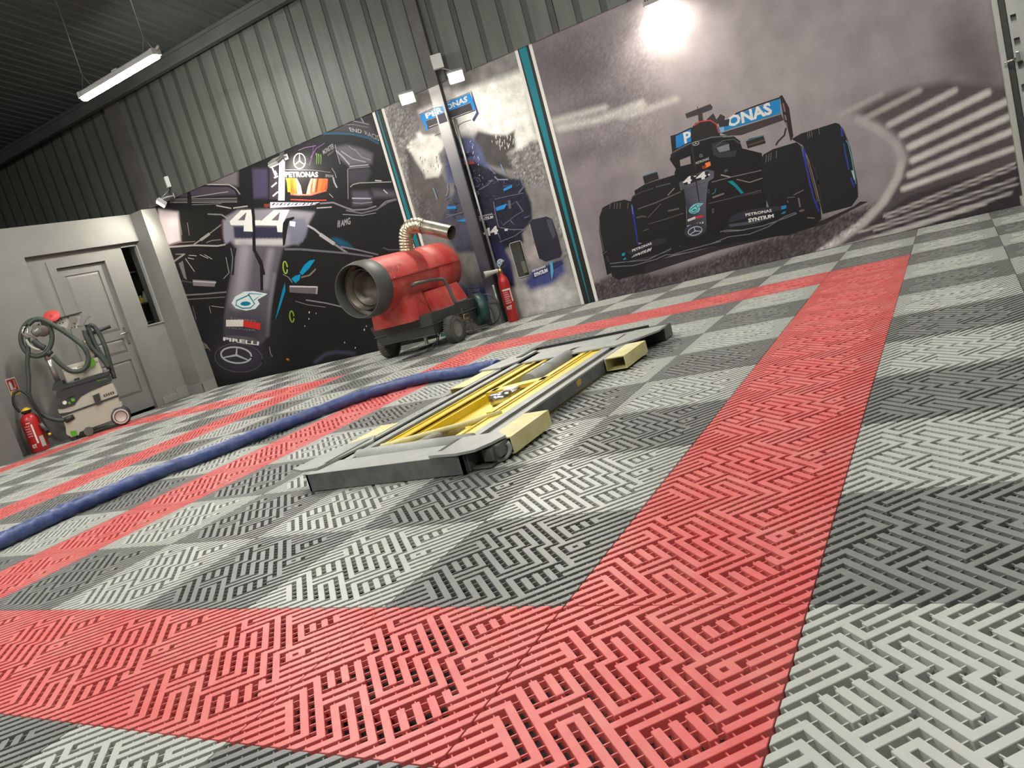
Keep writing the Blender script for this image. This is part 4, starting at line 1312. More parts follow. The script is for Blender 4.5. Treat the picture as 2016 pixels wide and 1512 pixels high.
# ===== mural 1: close-up of the car nose and helmet
A = zc(320, 340, 7.754); B = zc(540, 220, 7.754); C = zc(540, 380, 4.88); D = zc(320, 500, 4.88); E5 = zc(500, 560, 4.88); Z1 = zc(320, 220, 2.907)
cv1 = Canvas(-8.26, X12, ZM)
cv1.fill((27, 26, 26))
cv1.poly(A([(-60, 560), (240, 600), (280, 1045), (60, 1110), (-60, 1110)]), (205, 190, 192), 3)
cv1.poly(A([(780, 80), (1150, -60), (1150, 200), (560, 175)]), (98, 92, 92), 4)
cv1.poly(A([(250, 300), (560, 190), (1040, 195), (1180, 330), (450, 370), (250, 380)]), (66, 60, 68), 3)
cv1.poly(B([(820, 270), (1130, 120), (1460, 180), (1600, 420), (1440, 390), (1200, 330), (960, 310), (720, 320)]), (62, 60, 64), 5)
cv1.poly(B([(930, 540), (1100, 505), (1330, 560), (1500, 640), (1490, 790), (1150, 830), (1000, 720)]), (96, 92, 100), 4)
cv1.poly(B([(1190, 1215), (1430, 1205), (1490, 1310), (1480, 1420), (1200, 1440)]), (74, 72, 82), 4)
cv1.poly(B([(1500, 1190), (1830, 1220), (1850, 1300), (1520, 1300)]), (84, 80, 88), 5)
cv1.poly(B([(1130, 870), (1440, 850), (1480, 920), (1400, 1080), (1130, 1100)]), (60, 58, 66), 4)
# nose shading
cv1.poly(Z1([(365, 600), (430, 563), (640, 556), (870, 575), (830, 650), (800, 740), (690, 775), (410, 765), (350, 690)]), (128, 124, 130), 3)
cv1.poly(Z1([(405, 655), (700, 655), (695, 728), (412, 728)]), (46, 45, 62), 2)
cv1.poly(Z1([(412, 728), (700, 728), (695, 762), (418, 762)]), (172, 168, 166), 2)
cv1.poly(Z1([(418, 765), (690, 775), (655, 920), (630, 1060), (612, 1180), (603, 1285), (560, 1335), (352, 1290), (352, 1180), (372, 1030), (400, 880)]), (84, 80, 88), 3)
cv1.line(Z1([(470, 790), (450, 960), (430, 1090)]), 26, (140, 132, 138), 9)
cv1.line(Z1([(620, 800), (600, 900), (590, 1000)]), 12, (130, 122, 128), 6)
cv1.line(Z1([(640, 930), (612, 1120), (600, 1280)]), 6, (112, 108, 116), 3)
cv1.blob(*Z1([(475, 1250)])[0], 60, 34, (46, 43, 52), 0.8)
a_ = Z1([(437, 1400)])[0]
cv1.blob(a_[0], a_[1], 47, 29, (54, 50, 60), 1.6)
cv1.line(E5([(590, 745), (680, 672), (800, 648), (960, 662)]), 5, (66, 60, 82), 3)
cv1.poly(A([(920, 715), (990, 740), (1050, 890), (1045, 1040), (960, 1095), (930, 1000)]), (128, 126, 138), 2)
cv1.poly(A([(1370, -60), (1600, -60), (1612, 380), (1380, 395)]), (62, 58, 78), 3)
cv1.poly(C([(130, 250), (290, 240), (320, 330), (300, 420), (230, 500), (150, 480), (150, 380), (120, 390)]), (104, 104, 118), 3)
cv1.poly(C([(540, 432), (600, 425), (700, 470), (765, 528), (640, 515)]), (24, 70, 92), 2)
m1 = cv1.build('car_mural', M_bg1, 'dark wall mural of a racing car nose numbered 44 with a helmeted driver')
I = Ink(m1)
# rear wing lines and left side
I.stroke(A([(560, 178), (1020, 182), (1120, 245), (1185, 330)]), 2.2, (150, 146, 140), 1.6)
I.stroke(A([(560, 200), (1000, 205), (1110, 262), (1180, 420)]), 3.0, (26, 25, 26))
for (p0, p1, w_, c_) in (((110, 405), (1140, 390), 1.6, (120, 116, 112)), ((110, 430), (1140, 420), 2.2, (84, 80, 80)), ((110, 455), (1140, 445), 1.4, (140, 136, 130)), ((440, 375), (1000, 290), 1.6, (140, 136, 130)), ((450, 490), (900, 470), 1.8, (100, 96, 94)), ((820, 500), (1050, 545), 2.4, (150, 148, 140)), ((1080, 540), (1300, 510), 2.6, (150, 148, 140)), ((690, 632), (900, 640), 2.6, (120, 122, 116))):
    I.stroke(A([p0, p1]), w_, c_)
I.stroke(A([(900, 640), (980, 690), (1010, 760)]), 2.4, (130, 130, 126))
I.poly(A([(395, 235), (440, 350), (445, 500), (420, 570), (380, 520), (380, 330)]), (26, 25, 27))
for (p0, p1) in (((245, 670), (300, 950)), ((380, 760), (410, 960))):
    I.stroke(A([p0, p1]), 1.0, (150, 130, 120))
I.stroke(A([(80, 1135), (480, 1108), (840, 1118), (960, 1095)]), 3.6, (158, 150, 144), 3.0)
I.stroke(A([(90, 1110), (200, 1070), (500, 1050)]), 1.6, (130, 110, 108))
I.stroke(A([(480, 1095), (590, 1020)]), 2.4, (150, 146, 138))
I.stroke(A([(580, 1030), (720, 930)]), 5.4, (150, 146, 138))
I.stroke(A([(720, 930), (900, 790)]), 2.2, (130, 126, 120))
I.stroke(A([(670, 1068), (750, 1035), (890, 1022)]), 2.0, (120, 116, 112))
I.stroke(A([(905, 720), (905, 900), (930, 1060)]), 2.0, (92, 40, 38))
I.stroke(A([(200, 1245), (350, 1240)]), 1.6, (140, 128, 118))
I.stroke(A([(160, 1365), (330, 1245)]), 3.4, (138, 126, 120))
for (p0, p1) in (((400, 1260), (520, 1270)), ((390, 1300), (480, 1320)), ((570, 1250), (700, 1310)), ((640, 1250), (760, 1320)), ((350, 1310), (490, 1510))):
    I.stroke(A([p0, p1]), 1.1, (176, 172, 164))
I.poly(D([(155, 90), (195, 65), (235, 250), (205, 230)]), (110, 104, 104))
I.poly(D([(290, 245), (515, 260), (500, 315), (295, 305)]), (120, 114, 114))
I.stroke(D([(293, 262), (515, 275)]), 2.2, (176, 170, 168))
I.stroke(D([(165, 255), (290, 275)]), 2.6, (70, 66, 66))
I.stroke(D([(215, 395), (400, 385), (615, 365)]), 2.8, (112, 108, 108))
I.stroke(D([(230, 437), (600, 413)]), 2.0, (104, 100, 100))
I.stroke(D([(610, 30), (640, 180), (585, 240)]), 1.2, (150, 148, 146))
I.stroke(D([(470, 500), (590, 515)]), 1.0, (170, 166, 160))
I.stroke(D([(450, 500), (465, 570)]), 0.9, (160, 156, 150))
I.stroke(D([(290, 500), (325, 630)]), 0.9, (120, 118, 114))
for k in range(4):
    I.stroke(D([(370, 840 + 18 * k), (420 + 8 * k, 870 + 12 * k), (460, 930)]), 1.0, (150, 138, 126))
# pitot post in front of the nose
I.stroke(A([(1330, -60), (1370, 480), (1392, 700), (1400, 1180), (1500, 1360), (1545, 1560)]), 5.6, (25, 25, 27), 7.0)
I.stroke(D([(900, 0), (950, 110), (955, 350)]), 7.0, (27, 26, 29), 5.0)
# numbers
W44 = (206, 203, 194)
I.poly(A([(1200, 572), (1362, 565), (1378, 900), (1240, 895), (1242, 805), (1045, 800), (1025, 742)]), W44)
I.poly(A([(1285, 600), (1150, 727), (1255, 727)]), (96, 88, 94))
I.poly(A([(1405, 725), (1500, 725), (1500, 802), (1412, 802)]), W44)
I.poly(A([(1700, 570), (1940, 565), (1905, 640), (1840, 770), (1838, 910), (1755, 905), (1745, 808), (1500, 802), (1498, 745)]), W44)
I.poly(A([(1795, 598), (1662, 727), (1770, 730)]), (100, 92, 98))
I.stroke(A([(1340, 400), (1372, 560), (1392, 700), (1400, 900)]), 4.6, (25, 25, 27), 5.4)
I.poly(A([(1830, 910), (1840, 770), (1890, 700), (2010, 670), (2016, 700), (1930, 760), (1900, 900), (1870, 1100), (1840, 1120)]), (26, 25, 28))
I.poly(C([(148, 268), (205, 275), (200, 325), (150, 315)]), (208, 206, 204))
# helmet block and halo
I.poly(B([(170, 760), (300, 560), (440, 470), (860, 450), (960, 620), (1010, 820), (1000, 1000), (950, 1250), (700, 1330), (250, 1310), (180, 1010)]), (29, 28, 30))
I.poly(B([(175, 1012), (820, 1022), (812, 1180), (760, 1225), (560, 1268), (350, 1268), (250, 1250), (215, 1150)]), None,
       [(232, 120, 40), (196, 96, 54), (150, 74, 46), (190, 100, 60), (226, 120, 96), (240, 150, 130), (236, 96, 40), (238, 110, 40)])
for (x0, x1, c_) in ((190, 235, (242, 160, 40)), (240, 290, (214, 84, 30)), (600, 640, (236, 150, 130)), (660, 680, (90, 50, 50)), (690, 740, (206, 110, 50)), (760, 800, (190, 96, 40))):
    I.poly(B([(x0, 1020), (x1, 1020), (x1 - 14 + (500 - x1) * 0.10, 1225), (x0 - 14 + (500 - x0) * 0.10, 1225)]), c_)
I.poly(B([(335, 1018), (400, 1018), (440, 1150), (430, 1262), (355, 1262)]), (238, 160, 150))
I.poly(B([(500, 1018), (590, 1018), (560, 1130), (545, 1262), (490, 1262)]), (238, 150, 140))
I.poly(B([(345, 1015), (560, 1018), (515, 1140), (490, 1258), (430, 1258), (405, 1130)]), (34, 32, 32))
I.stroke(B([(250, 1262), (350, 1275), (560, 1275), (800, 1205)]), 1.6, (200, 90, 80))
I.stroke(B([(250, 1340), (560, 1352), (800, 1350)]), 2.0, (214, 70, 50))
I.text('PETRONAS', B([(165, 915), (670, 918), (672, 1000), (175, 1000)]), (226, 226, 224), 0.035)
I.text('EPSON', B([(785, 955), (905, 965), (900, 1002), (785, 998)]), (150, 150, 150), 0.01)
I.stroke(B([(170, 885), (560, 888), (860, 925)]), 1.0, (120, 120, 118))
I.star(B([(387, 752)])[0], 11.5, 15.0, (196, 196, 196), 1.9)
for x in (640, 672, 705):
    I.stroke(B([(x, 632 + (x - 640) * .3), (x + 12, 700), (x + 6, 800)]), 2.6, (112, 140, 62), 0.8)
I.text('MONSTER', B([(735, 590), (900, 478), (918, 560), (755, 655)]), (150, 148, 148), 0.01)
I.text('ENERGY', B([(815, 650), (912, 580), (920, 605), (822, 678)]), (120, 118, 118), 0.0)
I.stroke(B([(535, 820), (590, 640), (600, 500)]), 2.6, (96, 60, 104), 1.5)
I.stroke(B([(560, 700), (640, 560), (770, 480)]), 1.8, (128, 88, 140), 1.0)
I.stroke(B([(370, 590), (480, 545), (640, 520)]), 1.2, (140, 110, 140))
I.stroke(B([(370, 500), (520, 392), (700, 338), (960, 328), (1200, 342), (1440, 398), (1600, 490)]), 4.4, (32, 76, 104))
I.text('END', B([(1140, 238), (1338, 275), (1335, 332), (1165, 300)]), (168, 166, 162), 0.01)
I.text('RACIS', B([(1378, 288), (1596, 365), (1606, 455), (1392, 350)]), (150, 148, 146), 0.005)
for (pts, w_, c_) in (([(1130, 125), (1330, 165), (1450, 195)], 1.3, (150, 146, 144)), ([(960, 200), (1200, 195), (1440, 240)], 1.2, (120, 116, 116)), ([(1310, 60), (1345, 130), (1370, 165)], 2.4, (120, 130, 140)),
                      ([(940, 590), (1060, 700), (1150, 810)], 2.6, (160, 156, 160)), ([(1020, 600), (1200, 720), (1400, 770)], 2.2, (150, 146, 150)), ([(1230, 570), (1330, 690), (1480, 740)], 1.6, (140, 136, 140)), ([(1140, 520), (1180, 560), (1260, 600)], 1.8, (130, 126, 132)),
                      ([(1130, 1330), (1122, 880), (1150, 860), (1460, 838)], 1.5, (130, 128, 128)), ([(1150, 835), (1440, 810)], 2.0, (170, 168, 170)), ([(1160, 1150), (1200, 1112), (1300, 1086), (1790, 1070)], 1.9, (150, 150, 140)), ([(1190, 1320), (1480, 1325)], 2.6, (160, 158, 164)),
                      ([(1200, 1390), (1330, 1400), (1500, 1380)], 2.0, (120, 118, 124)), ([(1600, 1460), (1700, 1370), (1860, 1330)], 1.6, (140, 138, 140)), ([(1670, 1190), (1730, 1250)], 2.0, (190, 186, 184)), ([(1540, 1050), (1640, 1055)], 2.0, (190, 188, 184)),
                      ([(930, 500), (960, 640), (1010, 800)], 1.2, (150, 148, 148)), ([(900, 1000), (920, 1080), (960, 1160)], 3.0, (150, 150, 158)), ([(880, 860), (930, 940), (950, 1010)], 1.4, (130, 130, 136)), ([(840, 1250), (900, 1310)], 1.4, (150, 146, 146))):
    I.stroke(B(pts), w_, c_)
I.poly(B([(85, 570), (150, 550), (165, 760), (78, 770)]), (70, 68, 74))
I.poly(B([(78, 765), (165, 755), (160, 1355), (62, 1355)]), (208, 206, 226))
I.stroke(B([(120, 780), (112, 1350)]), 4.0, (236, 236, 246))
I.poly(B([(-60, 1380), (560, 1390), (700, 1380), (560, 1430), (-60, 1470)]), (206, 200, 206))
for k in range(12):
    I.stroke(B([(-30 + 58 * k, 1425), (10 + 58 * k, 1395)]), 2.4, (120, 104, 126) if k % 2 else (40, 36, 44))
I.poly(B([(-70, 820), (60, 780), (60, 1340), (-70, 1340)]), (58, 50, 54))
for (p0, p1) in (((-30, 850), (30, 1000)), ((0, 1010), (60, 980)), ((-40, 1150), (40, 1080)), ((-20, 1290), (60, 1220)), ((10, 900), (45, 960))):
    I.stroke(B([p0, p1]), 3.0, (214, 206, 214))
I.stroke(B([(700, 1400), (900, 1385), (1060, 1450), (1200, 1500), (1400, 1490), (1560, 1440)]), 3.2, (112, 110, 116))
I.stroke(B([(650, 1470), (880, 1455)]), 2.4, (150, 150, 150))
I.poly(A([(1545, 480), (1640, 470), (1650, 520), (1560, 530)]), (110, 50, 42))
# right suspension and dark side
I.stroke(C([(320, 310), (390, 350), (450, 400)]), 4.0, (150, 146, 146))
I.stroke(C([(440, 395), (580, 490)]), 7.0, (150, 146, 146))
I.stroke(C([(580, 490), (710, 580)]), 4.0, (120, 116, 118))
I.stroke(C([(100, 540), (250, 540), (700, 578), (950, 612)]), 4.6, (92, 90, 96), 3.6)
I.stroke(C([(640, 515), (800, 545), (1000, 592)]), 3.4, (110, 106, 112), 2.4)
I.stroke(C([(690, 165), (840, 195), (980, 160), (1090, 90), (1180, 60)]), 3.4, (98, 94, 100))
I.stroke(C([(660, 205), (850, 215), (980, 190)]), 1.6, (130, 126, 132))
I.stroke(C([(1045, 525), (1100, 545), (1210, 545)]), 3.0, (70, 68, 80))
for x in (612, 626):
    I.poly(C([(x, 265), (x + 10, 262), (x + 6, 328), (x - 4, 331)]), (128, 126, 130))
I.text('AMG', C([(645, 262), (730, 233), (735, 300), (640, 322)]), (150, 148, 150), 0.02)
I.poly(C([(165, 825), (200, 795), (255, 780), (245, 835), (205, 865)]), (8, 122, 158))
I.poly(C([(245, 765), (290, 690), (340, 648), (396, 638), (340, 720), (270, 790)]), (8, 122, 158))
I.stroke(C([(260, 810), (340, 790), (400, 730)]), 3.0, (120, 104, 92))
I.stroke(C([(85, 780), (140, 810), (175, 860)]), 1.4, (130, 128, 128))
I.ellipse(C([(107, 715)])[0], 4.0, 12.0, (140, 168, 60), -0.1, 2.4, 20)
I.ellipse(E5([(366, 308)])[0], 4.0, 11.0, (120, 150, 46), -0.1, 2.2, 20)
I.poly(E5([(275, 60), (300, -20), (305, 60), (250, 230), (208, 345), (215, 300)]), (6, 118, 150))
I.poly(E5([(340, 20), (612, 25), (605, 92), (345, 76)]), (92, 86, 88))
I.stroke(E5([(345, 18), (610, 24)]), 3.0, (176, 170, 168))
I.stroke(E5([(610, 20), (602, 92)]), 3.0, (150, 144, 142))
I.stroke(E5([(500, 148), (700, 180), (880, 222)]), 2.6, (120, 114, 120))
I.stroke(E5([(400, 160), (520, 195), (690, 218)]), 1.2, (120, 116, 116))
for (x, y, r_) in ((533, 268, 1.3), (530, 330, 1.0), (598, 278, 0.9), (1062, 434, 1.4), (1082, 400, 1.0), (873, 558, 1.0), (976, 608, 1.1), (490, 400, 0.9)):
    I.ellipse(E5([(x, y)])[0], r_, r_ * 1.6, (190, 184, 176), 0, None, 10)
I.ellipse(E5([(327, 720)])[0], 3.2, 2.2, (170, 104, 40), 0.4, None, 12)
I.stroke(E5([(150, 600), (160, 660), (180, 695)]), 1.6, (130, 120, 112))
# nose graphics
def drop(J, f, w_out, teal, white=(200, 208, 206)):
    J.poly(f([(0.0, 0.62), (0.10, 0.30), (0.35, 0.05), (0.60, 0.02), (1.0, 0.16), (0.72, 0.45), (0.78, 0.66), (0.66, 0.90), (0.40, 1.0), (0.12, 0.88)]), white)
    J.stroke(f([(0.50, 0.20), (0.14, 0.50), (0.12, 0.72), (0.30, 0.88), (0.52, 0.86), (0.64, 0.66), (0.46, 0.16)]), w_out, teal)
    J.stroke(f([(0.62, 0.48), (0.84, 0.18), (0.48, 0.14)]), w_out * 0.8, teal)
    J.poly(f([(0.24, 0.64), (0.30, 0.56), (0.40, 0.53), (0.50, 0.57), (0.54, 0.66), (0.46, 0.74), (0.36, 0.76), (0.27, 0.72)]), teal)
def quadf(q):
    return lambda pts: [bilerp(q, a, 1 - b_) for a, b_ in pts]
drop(I, quadf(D([(665, 352), (1012, 352), (1012, 545), (665, 545)])), 2.4, (10, 118, 140))
I.poly(D([(612, 632), (780, 630), (776, 697), (612, 697)]), (206, 198, 188))
I.poly(D([(780, 634), (945, 664), (940, 728), (776, 697)]), (186, 48, 44))
I.text('TOMMY', D([(640, 606), (915, 636), (912, 652), (640, 624)]), (126, 124, 134), 0.0)
I.text('HILFIGER', D([(640, 702), (900, 728), (898, 742), (640, 715)]), (126, 124, 138), 0.0)
I.poly(D([(580, 812), (620, 785), (720, 782), (850, 800), (935, 845), (930, 870), (800, 838), (640, 830)]), (86, 82, 84))
I.text('PIRELLI', D([(585, 798), (930, 842), (925, 878), (585, 832)]), (214, 210, 202), 0.03)
ec = D([(718, 966)])[0]
I.ellipse(Z1([(437, 1408)])[0], 47, 28, (96, 90, 100), 0.08, 1.2)
I.star((465.5, 699), 30.0, 15.5, (168, 170, 174), 3.2, 0.10)
# edge panels of the wing mirrors etc.
I.stroke(A([(1120, 1150), (1090, 1300), (1075, 1560)]), 4.0, (30, 29, 33))
I.stroke(A([(1045, 1150), (1075, 1300), (1060, 1500)]), 1.6, (120, 118, 124))
I.build('printed_car', M_ink)

# ===== mural 2: car in spray, with the column through it
P2 = zc(740, 160, 4.88); Q2 = zc(900, 160, 4.88); R2 = zc(800, 300, 4.88); S2 = zc(900, 420, 4.88)
cv2 = Canvas(X12, X23, ZM)
cv2.fill((126, 124, 121))
cv2.poly(Q2([(-150, 120), (120, 60), (300, 10), (640, -120), (780, 560), (720, 590), (600, 690), (480, 690), (470, 560), (300, 520), (180, 470), (-150, 560)]), (214, 213, 206), 8)
cv2.blob(*Q2([(300, 330)])[0], 50, 36, (232, 231, 224), 0.8)
cv2.poly(Q2([(480, 690), (640, 640), (720, 580), (790, 570), (910, 1000), (560, 1000)]), (120, 118, 116), 5)
cv2.blob(*S2([(850, 830)])[0], 66, 40, (196, 194, 188), 1.3)
cv2.blob(*S2([(200, 900)])[0], 70, 24, (176, 174, 170), 0.9)
cv2.blob(*S2([(700, 380)])[0], 18, 24, (176, 166, 160), 0.9)
cv2.poly(P2([(290, 660), (340, 690), (440, 850), (500, 940), (640, 900), (670, 980), (330, 980)]), (78, 75, 76), 3)
cv2.poly(R2([(0, 0), (120, 20), (330, 240), (390, 300), (480, 640), (330, 690), (120, 660), (30, 300)]), (92, 89, 87), 5)
cv2.poly(P2([(296, 640), (330, 580), (400, 540), (385, 500), (420, 485), (450, 520), (560, 510), (640, 560), (665, 620), (600, 700), (640, 830), (600, 915), (480, 930), (440, 850), (380, 760), (340, 690)]), (226, 223, 214), 3)
cv2.poly(P2([(405, 280), (560, 220), (560, 100), (700, 60), (760, 160), (660, 250), (420, 320)]), (196, 194, 188), 4)
cv2.poly(Q2([(160, 550), (200, 480), (330, 510), (480, 520), (550, 470), (562, 640), (480, 690), (545, 860), (280, 800), (200, 650)]), (74, 71, 70), 3)
cv2.poly(P2([(660, 640), (750, 560), (810, 545), (925, 535), (1000, 640), (1060, 780), (1160, 900), (1170, 980), (680, 980)]), (84, 90, 126), 4)
cv2.poly(R2([(370, 30), (480, 20), (560, 260), (680, 700), (740, 960), (480, 960), (300, 680), (390, 560), (470, 330)]), (70, 71, 84), 4)
cv2.poly(R2([(540, 90), (650, 90), (820, 170), (1000, 250), (1100, 258), (1200, 480), (1212, 640), (1110, 780), (1130, 860), (1000, 900), (900, 960), (760, 960), (690, 700), (600, 400)]), (36, 36, 50), 2)
cv2.poly(S2([(640, 660), (720, 560), (960, 460), (1010, 450), (1045, 560), (900, 690), (700, 740)]), (66, 72, 122), 6)
cv2.poly(S2([(30, 700), (320, 690), (360, 860), (60, 900)]), (62, 68, 116), 9)
cv2.poly(S2([(240, 240), (420, 280), (520, 460), (560, 700), (400, 740), (300, 520)]), (40, 42, 78), 3)
grav = P2([(40, 230), (300, 260), (420, 400), (330, 600), (340, 700), (330, 960), (230, 960)])
cv2.speckle(grav, 0.32, 6, 2)
cv2.speckle(Q2([(480, 700), (640, 640), (720, 580), (790, 570), (910, 1000), (560, 1000)]), 0.36, 5, 3)
cv2.speckle(S2([(930, 40), (1000, -20), (1080, 350), (1120, 500), (1030, 440), (980, 200)]), 0.30, 5, 4)
cv2.speckle(R2([(0, 300), (120, 400), (300, 700), (100, 660)]), 0.3, 8, 5)
m2 = cv2.build('car_mural', M_bg2, 'pale wall mural of a blue racing car in white spray with a steel column')
I = Ink(m2)
WHT = (216, 214, 206)
def edge_poly(a0, a1, b0, b1, col):
    I.poly([a0, b0, b1, a1], col)
# stripes between the murals
def wstrip(xa, xb, col, xa2=None, xb2=None):      # band between world x values, top and bottom
    n0 = len(I.v)
    yy = YW - 0.0009 - 0.00002 * I.n
    I.v += [(xa, yy, ZM), (xb, yy, ZM), (xb if xb2 is None else xb2, yy, 0.0), (xa if xa2 is None else xa2, yy, 0.0)]
    I.c += [tuple(lin(col))] * 4
    I.f.append((n0, n0 + 1, n0 + 2, n0 + 3))
    I.n += 1
wx = X12
wstrip(wx, wx + 0.165, (50, 52, 48))
wstrip(wx, wx + 0.035, WHT)
wstrip(wx + 0.130, wx + 0.165, WHT)
wstrip(wx + 0.060, wx + 0.072, (26, 118, 130), wx + 0.045, wx + 0.125)
wx = X23 - 0.19
wstrip(wx, wx + 0.19, (40, 41, 39))
wstrip(wx, wx + 0.033, WHT)
wstrip(wx + 0.157, wx + 0.19, WHT)
wstrip(wx + 0.045, wx + 0.130, (24, 116, 130), wx + 0.090, wx + 0.096)
BLU = (40, 138, 212)
I.poly(P2([(420, 325), (585, 262), (600, 330), (452, 395)]), BLU)
I.poly(P2([(640, 250), (720, 185), (905, 115), (938, 190), (690, 292), (650, 300)]), BLU)
I.poly(P2([(480, 385), (592, 345), (612, 410), (500, 450)]), (76, 71, 72))
I.poly(P2([(655, 305), (910, 205), (935, 280), (700, 360), (665, 370)]), (70, 66, 68))
I.poly(P2([(455, 395), (480, 385), (502, 465), (482, 472)]), BLU)
I.poly(P2([(905, 200), (935, 190), (960, 272), (938, 282)]), BLU)
I.stroke(P2([(415, 322), (560, 255), (720, 180), (905, 108)]), 1.2, (64, 66, 78))
I.stroke(P2([(500, 455), (700, 372), (955, 280)]), 2.0, (52, 46, 66))
I.stroke(P2([(510, 440), (900, 290)]), 1.2, (190, 192, 200))
I.poly(P2([(910, 85), (925, 110), (990, 310), (945, 390), (925, 370), (965, 300), (935, 190)]), (74, 66, 100))
I.text('PE', P2([(470, 312), (582, 268), (596, 322), (486, 360)]), WHT, 0.04)
I.text('ONAS', P2([(662, 232), (876, 138), (882, 196), (690, 278)]), WHT, 0.04)
I.stroke(P2([(780, 470), (800, 420), (850, 390), (915, 372)]), 1.4, (84, 80, 88))
I.stroke(P2([(565, 525), (650, 490), (720, 465)]), 1.4, (70, 68, 74))
rg = random.Random(5)
for k in range(70):
    x, y = rg.uniform(690, 1000), rg.uniform(560, 900)
    if x > 700 + (y - 560) * -0.2 and x < 920 + (y - 560) * 0.45:
        I.stroke(P2([(x, y), (x + rg.uniform(-14, 14), y + rg.uniform(8, 28))]), rg.uniform(0.6, 1.6), rg.choice([(150, 158, 196), (196, 200, 216), (60, 62, 96), (44, 46, 74)]))
for k in range(26):
    x = rg.uniform(330, 560); y = rg.uniform(510, 640)
    I.stroke(Q2([(x, y), (x + rg.uniform(-6, 6), y + rg.uniform(16, 46))]), 1.4, (216, 212, 206), 0.5)
for k in range(22):
    x = rg.uniform(400, 640); y = rg.uniform(720, 900)
    I.stroke(P2([(x, y), (x + rg.uniform(-8, 8), y + rg.uniform(14, 40))]), 1.4, (110, 104, 106), 0.5)
bodyA = R2([(600, 300), (760, 170), (1000, 260), (1090, 270), (1190, 480), (1200, 640), (1080, 760), (900, 880), (760, 800), (680, 600)])
bodyB = R2([(380, 60), (470, 60), (560, 330), (640, 640), (500, 700), (380, 600)])
for k in range(260):
    x, y = rg.uniform(380, 1200), rg.uniform(40, 890)
    p_ = R2([(x, y)])[0]
    ok = [bool(inside(np.array([p_[0]]), np.array([p_[1]]), q_)[0]) for q_ in (bodyA, bodyB)]
    if not any(ok):
        continue
    a = rg.choice([-0.5, -0.45, 1.1, 1.25, 0.2]) + rg.uniform(-0.25, 0.25)
    l = rg.uniform(14, 70)
    c_ = rg.choice([(84, 86, 120), (60, 62, 92), (110, 114, 150), (24, 24, 34), (20, 22, 40), (48, 52, 84)])
    I.stroke(R2([(x, y), (x + l * .5 * math.cos(a), y + l * .5 * math.sin(a) + 3), (x + l * math.cos(a), y + l * math.sin(a))]), rg.uniform(0.6, 2.2), c_, 0.5)
I.poly(R2([(520, 20), (620, 0), (640, 30), (530, 60)]), (40, 40, 60))
I.poly(R2([(540, 90), (650, 85), (660, 110), (555, 120)]), (150, 64, 52))
I.poly(R2([(560, 120), (655, 110), (640, 210), (590, 230)]), (26, 26, 36))
I.ellipse(R2([(672, 285)])[0], 9, 9, (84, 80, 96), 0, 2.0, 18)
I.star(R2([(683, 390)])[0], 3.6, 3.4, (130, 132, 150), 0.8)
for pts in ([(860, 530), (970, 490), (945, 540), (868, 562)], [(935, 350), (1015, 308), (1020, 335), (940, 374)], [(390, 520), (480, 513), (482, 540), (396, 546)], [(480, 662), (580, 628), (612, 668)]):
    I.poly(R2(pts), (34, 132, 196))
for (pts, w_, c_) in (([(850, 230), (880, 262), (980, 260)], 2.6, (130, 132, 160)), ([(800, 150), (860, 210)], 1.6, (120, 122, 150)), ([(910, 115), (950, 215)], 2.0, (120, 140, 180)), ([(700, 360), (790, 310), (830, 260)], 1.4, (110, 112, 140)), ([(850, 450), (980, 420), (1130, 390)], 1.8, (88, 88, 112)), ([(1100, 250), (1130, 330), (1080, 390)], 3.0, (100, 100, 118)),
                      ([(840, 470), (860, 600), (890, 720)], 1.2, (120, 122, 150)), ([(930, 700), (1060, 600), (1130, 560)], 1.6, (90, 90, 110)), ([(900, 720), (1000, 740), (1150, 740)], 1.6, (110, 110, 128)), ([(400, 300), (405, 360), (385, 420)], 2.0, (130, 130, 140)), ([(370, 460), (435, 415)], 1.4, (100, 110, 150)), ([(260, 340), (300, 450)], 2.4, (130, 140, 170)), ([(380, 625), (540, 575)], 1.6, (110, 108, 120)), ([(900, 860), (1050, 800), (1180, 700)], 1.2, (120, 120, 136)),
                      ([(1060, 470), (1120, 560)], 3.0, (84, 84, 100)), ([(990, 460), (1000, 540)], 5.0, (92, 92, 108))):
    I.stroke(R2(pts), w_, c_)
I.poly(R2([(945, 735), (978, 732), (975, 752), (948, 755)]), (190, 190, 192))
I.poly(R2([(640, 840), (660, 828), (662, 850), (638, 862)]), (186, 184, 180))
I.text('PETRONAS', R2([(690, 612), (828, 582), (830, 598), (692, 630)]), (190, 190, 200), 0.02)
I.text('SYNTIUM', R2([(700, 635), (836, 605), (838, 632), (706, 664)]), (206, 206, 212), 0.03)
I.text('44', R2([(735, 738), (878, 702), (888, 780), (745, 814)]), (206, 206, 208), 0.05)
I.poly(S2([(700, 90), (722, 60), (860, 30), (910, 52), (962, 200), (1006, 380), (992, 420), (850, 462), (790, 432), (740, 250)]), (44, 43, 54))
I.poly(S2([(860, 60), (905, 56), (950, 200), (930, 250), (890, 160)]), (72, 71, 84))
I.stroke(S2([(700, 110), (735, 262)]), 1.8, (150, 148, 156))
I.stroke(S2([(745, 305), (785, 430)]), 1.6, (190, 186, 184))
I.poly(S2([(720, 565), (960, 462), (1005, 452), (1020, 480), (880, 560), (740, 625)]), (46, 48, 84))
I.text('PETRONAS', S2([(724, 548), (850, 496), (853, 516), (728, 568)]), (206, 206, 210), 0.03)
I.text('SYNTIUM', S2([(738, 574), (868, 524), (876, 562), (748, 612)]), (210, 210, 214), 0.05)
I.poly(S2([(893, 470), (917, 460), (930, 560), (912, 640), (905, 600)]), (86, 156, 200))
I.text('PETRONAS', S2([(92, 704), (218, 692), (218, 710), (94, 722)]), (120, 124, 150), 0.02)
